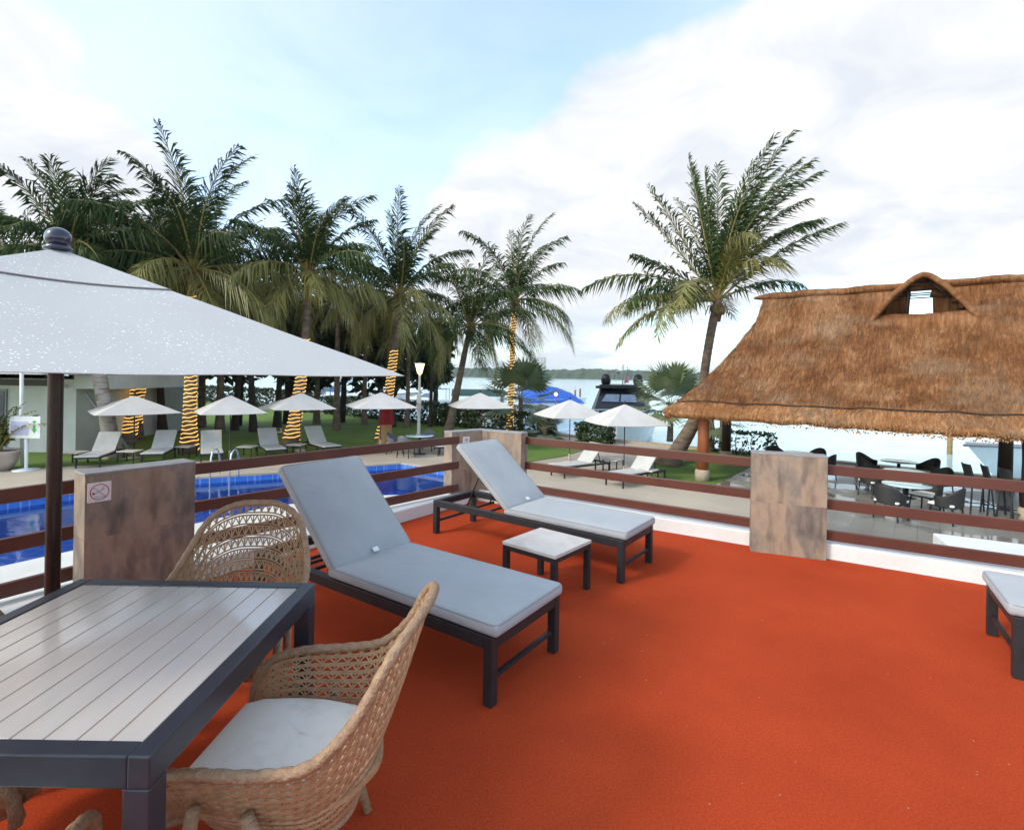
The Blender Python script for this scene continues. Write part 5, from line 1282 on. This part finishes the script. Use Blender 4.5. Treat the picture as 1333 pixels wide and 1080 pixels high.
def prism(m1,low,high,z0,z1,mi=0):
    n_=len(low); m1.add([(x,y,z0 if not hasattr(z0,'__call__') else z0(x)) for x,y in low]+[(x,y,z1) for x,y in high],[tuple(range(n_))[::-1],tuple(range(n_,2*n_))]+[(i,(i+1)%n_,n_+(i+1)%n_,n_+i) for i in range(n_)],mi)
# big yacht, bow towards the terrace
bow=Q(803,549,25.3); hd=Vector((-.235,-1,0)).normalized(); L=13.5
org=Vector((bow.x,bow.y,SEA))-hd*(L+.9)
t=thing('motor_yacht','moored motor yacht with a white hull, black cabin and two black domes on its roof','yacht',org,math.atan2(hd.y,hd.x))
m1,rl_=hull_mesh(L,4.7,1.25,.65,.9); h_=m1.build('hull','gel',t)
m1=MB(); m1.tube([Vector(p)+Vector((0,0,.02)) for p in rl_],.05,6); m1.build('rub_rail','boat_grey',h_)
m1=MB(); m1.tube([Vector((p[0],p[1]*.93,p[2]+.55)) for p in rl_[9:37]],.022,5)
for p in rl_[9:37:3]: m1.tube([Vector((p[0],p[1]*.93,p[2])),Vector((p[0],p[1]*.93,p[2]+.55))],.018,5)
m1.build('bow_rail','chrome',h_)
m1=MB(); prism(m1,[(1,-1.9),(8.5,-1.75),(10.4,-1.0),(10.4,1.0),(8.5,1.75),(1,1.9)],[(1,-1.75),(8.2,-1.6),(9.6,-.9),(9.6,.9),(8.2,1.6),(1,1.75)],1.25,2.0); m1.build('foredeck_trunk','gel',t,bevel=.05)
m1=MB(); prism(m1,[(1.2,-1.98),(8.6,-1.75),(9.5,-1.5),(9.5,1.5),(8.6,1.75),(1.2,1.98)],[(1.5,-1.4),(6.3,-1.38),(6.7,-1.25),(6.7,1.25),(6.3,1.38),(1.5,1.4)],1.95,3.28); cb=m1.build('cabin','boat_black',t,bevel=.03)
def on_ws(y,k): # windscreen plane
    return Vector((9.5+(6.7-9.5)*k,y,1.95+(3.28-1.95)*k))+Vector((.02,0,.035))
m1=MB()
for ya,yb in ((-1.12,-.10),(.02,1.0)):
    m1.add([on_ws(ya*1.0,.42),on_ws(yb*.95,.42),on_ws(yb*.85,.74),on_ws(ya*.8,.74)],[(0,1,2,3)])
m1.build('windscreen','boat_glass',cb,bevel=.0)
m1=MB(); m1.box((4.1,0,3.38),(6.0,3.15,.16)); m1.box((4.3,0,3.49),(5.2,2.7,.10)); m1.build('hardtop','boat_black',t,bevel=.04)
for s in (-1,1):
    m1=MB(); m1.lathe([(0,0),(.24,0),(.30,.1),(.32,.35),(.26,.58),(.14,.68),(0,.71)],18,(5.6,s*1.02,3.54)); m1.build('radar_dome','boat_black',t)
m1=MB(); m1.tube([(3.2,0,3.54),(3.0,0,4.9)],.04,6); m1.tube([(3.1,-.5,4.25),(3.1,.5,4.25)],.03,5); m1.tube([(3.15,.3,4.25),(3.1,.3,4.75)],.02,5); m1.ell((3.1,-.35,4.4),(.14,.14,.1)); m1.tube([(3.2,.15,3.6),(3.0,.15,4.1)],.05,5); m1.build('mast','boat_grey',t)
m1=MB(); m1.add([(3.0,.10,4.1),(2.9,.42,4.05),(2.92,.40,3.62),(3.0,.12,3.68)],[(0,1,2,3)]); m1.build('pennant','pink',t)
# white boats
def runabout(label,loc,rz,scale=1.,group='white boats on the lagoon'):
    t=thing('white_boat',label,'boat',loc,rz,group,scale); L=8.
    m1,rl=hull_mesh(L,3.1,.95,.5,3.3,flare=.8); h_=m1.build('hull','gel',t)
    m1=MB(); m1.tube([Vector(p)+Vector((0,0,-.10)) for p in rl],.04,6); m1.build('rub_rail','boat_grey',h_)
    m1=MB(); prism(m1,[(3.6,-1.0),(6.6,-.62),(7.4,-.2),(7.4,.2),(6.6,.62),(3.6,1.0)],[(3.6,-.85),(6.2,-.5),(6.9,-.15),(6.9,.15),(6.2,.5),(3.6,.85)],1.1,1.50); m1.build('foredeck','gel',t,bevel=.04)
    m1=MB(); prism(m1,[(3.2,-1.0),(4.9,-.75),(4.9,.75),(3.2,1.0)],[(3.1,-.92),(4.0,-.68),(4.0,.68),(3.1,.92)],1.42,1.95); m1.build('windscreen','boat_glass',t)
    m1=MB(); m1.box((2.0,0,2.5),(2.6,2.1,.07))
    for x in (.8,3.2):
        for s in (-1,1): m1.bar(Vector((x,s*.98,1.0)),Vector((x,s*1.0,2.5)),.05,.05)
    m1.build('sun_top','blue_tarp',t)
    return t
rb=Q(1256,584,19.6); hdg=Vector((-.86,-.52,0)).normalized(); sc_=1.25
o=Vector((rb.x,rb.y,SEA))-hdg*(11.25*sc_)
wb=runabout('white boat with a sharp flared bow moored close by at the right edge',(o.x,o.y,SEA),math.atan2(hdg.y,hdg.x),sc_)
for px,py,yaw,s_,lb in [(378,531,20,1.3,'white boat glimpsed between the trunks behind the third pool parasol'),(462,530,170,1.2,'white boat glimpsed between the trunks above the fourth pool parasol'),(590,530,200,.9,'white boat moored left of the brown dock'),
      (858,498.2,185,1.5,'tiny white boat far out on the lagoon, nearest the thatched roof'),(842,498.0,190,1.4,'tiny white boat far out on the lagoon, right of the yacht domes'),(700,520,185,1.,'white boat moored left of the blue covered boat')]:
    p=P(px,py,SEA); dup(wb,p,R(yaw),lb,scale=s_)
# blue covered boat on its lift
p=P(716,538,SEA); t=thing('covered_boat','boat under a bright blue tarpaulin behind the twin parasols','boat',p,R(12))
m1,rl=hull_mesh(7.,2.6,.9,.3,.7); h_=m1.build('hull','gel',t); h_.location=(-3.5,0,.6)
m1=MB(); vs=[]; 
for i in range(25):
    x=-3.5+7.2*i/24; f=i/24; hgt=2.05*math.sin(math.pi*min(1,f*.95+.06))**.55*(1-.35*f)+.1*mnoise.noise(Vector((f*6,1,1)))
    for j in range(13):
        y=-1.5+3.*j/12; k=abs(y)/1.5; vs.append((x,y*(1-.35*f*f),1.2+hgt*(1-k**1.7)+.06*mnoise.noise(Vector((x*1.5,y*2,2)))))
m1.add(vs,[(i*13+j,(i+1)*13+j,(i+1)*13+j+1,i*13+j+1) for i in range(24) for j in range(12)],0,True)
tp_=m1.build('tarpaulin','blue_tarp',t); so=tp_.modifiers.new('s','SOLIDIFY'); so.thickness=.03
p=P(742,537,SEA); t=thing('boat_lift','white boat lift frame beside the blue covered boat','boat lift',p,R(5))
for y in (0,2.6): m1=MB(); m1.bar(Vector((-2.6,y,2.62)),Vector((1.2,y,2.62)),.14,.14); m1.build('beam','lamp_white',t)
for x,y in ((-2.5,0),(1.1,0),(-2.5,2.6),(1.1,2.6)):
    m1=MB(); m1.tube([(x,y,-.8),(x,y,2.7)],.11,8); m1.build('pile','dock_wood',t)
p=P(723,545,SEA); zt=Q(723,513,p.y).z-SEA
t=thing('dock_lamp','small lit globe lamp on a dock post in front of the blue tarpaulin','lamp',p)
m1=MB(); m1.tube([(0,0,-.5),(0,0,zt-.1)],.06,8); m1.build('post','dock_wood',t); m1=MB(); m1.ell((0,0,zt),(.16,.16,.17),14,10); m1.build('globe','lamp_glow',t)
# dock
a=P(585,541,-1.8); b=P(668,541,-1.8); 
t=thing('dock','brown wooden dock on the water behind the corner pillar','dock',(a.x,a.y,-1.8),0)
w_=b.x-a.x; m1=MB(); m1.box((w_/2,3,-.06),(w_,6.5,.12)); m1.box((w_*.9,10,-.06),(1.8,12,.12)); m1.build('deck','dock_wood',t,bevel=.01)
for i in range(5):
    for y in (-.1,6.1): m1=MB(); m1.tube([(w_*(i+.1)/4.2,y,-1.2),(w_*(i+.1)/4.2,y,.35 if i%2 else .8)],.12,8); m1.build('pile','pile' if i==3 else 'dock_wood',t)
p=P(622,540,SEA); zt=Q(622,511,p.y).z-SEA; t=thing('boat_shelter','dark green canvas boat shelter behind the dock','boat shelter',p,R(4))
m1=MB(); vs=[]; 
for i in range(2):
    for j in range(9): y=-1.8+3.6*j/8; vs.append((-2.6+5.2*i,y,zt+.35-.6*(abs(y)/1.8)**2))
m1.add(vs,[(j,9+j,10+j,j+1) for j in range(8)]); c_=m1.build('canvas','green_tarp',t); so=c_.modifiers.new('s','SOLIDIFY'); so.thickness=.05
for x in (-2.4,2.4):
    for y in (-1.7,1.7): m1=MB(); m1.tube([(x,y,-.8),(x,y,zt-.15)],.07,7); m1.build('post','dock_wood',t)
p=P(631,552,SEA); m1=MB(); m1.lathe([(.16,-.6),(.16,1.15),(.12,1.25),(0,1.28)],14); o=m1.build('mooring_post','lamp_white'); o.location=p; tag(o,'white mooring post by the brown dock','mooring post')
def pile(px,py,zt,label,r=.11):
    p=P(px,py,SEA); m1=MB(); m1.tube([(0,0,-.9),(.01,0,zt*.5),(0,0,zt)],[r*1.05,r,r*.95],10); o=m1.build('mooring_pile','pile'); o.location=p; tag(o,label,'mooring post')
pile(1236,591,3.4,'yellow mooring pile standing in the water under the thatched eave',.13)
pile(939,596,3.2,'yellow mooring pile beside the dark back post of the thatched shelter')
# ------------------------------------------------------------------ far shore
def shore(name,label,x0,x1,Y,dep,h,seed,step=4.):
    m1=MB(); nx=int((x1-x0)/step); ny=9; vs=[]
    for i in range(nx+1):
        x=x0+(x1-x0)*i/nx
        for j in range(ny+1):
            f=j/ny; y=Y+dep*f
            e=math.sin(math.pi*min(1,max(0,f*.86+.06)))**.5
            z=SEA+h*e*(.72+.30*mnoise.noise(Vector((x/70,y/60,seed)))+.26*mnoise.noise(Vector((x/16,y/14,seed+3)))+.18*mnoise.noise(Vector((x/6,y/6,seed+9)))) if 0<j<ny else SEA-.3
            vs.append((x,y+4*mnoise.noise(Vector((x/9,z,seed))),z))
    m1.add(vs,[(i*(ny+1)+j,(i+1)*(ny+1)+j,(i+1)*(ny+1)+j+1,i*(ny+1)+j+1) for i in range(nx) for j in range(ny)],0,False)
    return tag(m1.build(name,'far_tree',fix=False),label,'woods',kind='stuff')
shore('far_mangroves','low green mangrove woods along the far shore of the lagoon',-1500,1700,1000,70,21,1)
def block(label,px0,px1,py,Y,dep,steps,fl=8,cols=7):
    a=Q(px0,py,Y); b=Q(px1,py,Y); wd_=b.x-a.x; hgt=a.z-SEA
    t=thing('tower_block',label,'building',((a.x+b.x)/2,Y,SEA))
    m1=MB()
    for fx,fw_,fh in steps: m1.box((fx*wd_,dep/2,fh*hgt/2),(fw_*wd_,dep,fh*hgt))
    wl=m1.build('wall','far_wall',t)
    m1=MB()
    for fx,fw_,fh in steps:
        c_=max(2,int(cols*fw_)); r_=max(2,int(fl*fh))
        for i in range(c_):
            for j in range(1,r_): m1.box((fx*wd_+fw_*wd_*((i+.5)/c_-.5),-.1,fh*hgt*(j+.5)/(r_+.3)),(fw_*wd_/c_*.55,.3,fh*hgt/r_*.42))
    m1.build('windows','far_window',t)
block('pale stepped hotel block on the far shore right of the yacht',868,897,473,1090,30,[(0,.62,1.0),(-.36,.28,.8),(.38,.24,.72)],9,8)
block('low pale building on the far shore beside the thatched roof',897,925,486,1085,25,[(0,1,1.)],4,8)
block('cream tower on the far shore partly hidden by the slender palm',688,714,464,1100,35,[(0,.8,1.),(-.42,.16,.7)],10,7)

# ------------------------------------------------------------------ the air over the lagoon
hz=bpy.data.materials.new('haze'); hz.use_nodes=True; n=hz.node_tree.nodes; l=hz.node_tree.links
n.remove(n['Principled BSDF']); pv_=n.new('ShaderNodeVolumePrincipled'); pv_.inputs['Color'].default_value=(.82,.90,.97,1); pv_.inputs['Density'].default_value=.00018; pv_.inputs['Anisotropy'].default_value=.2
l.new(pv_.outputs[0],n['Material Output'].inputs['Volume']); M['haze']=hz
m1=MB(); m1.box((0,2390,22.6),(9400,5900,55)); tag(m1.build('haze','haze'),'thin pale haze over the lagoon','haze',kind='stuff')
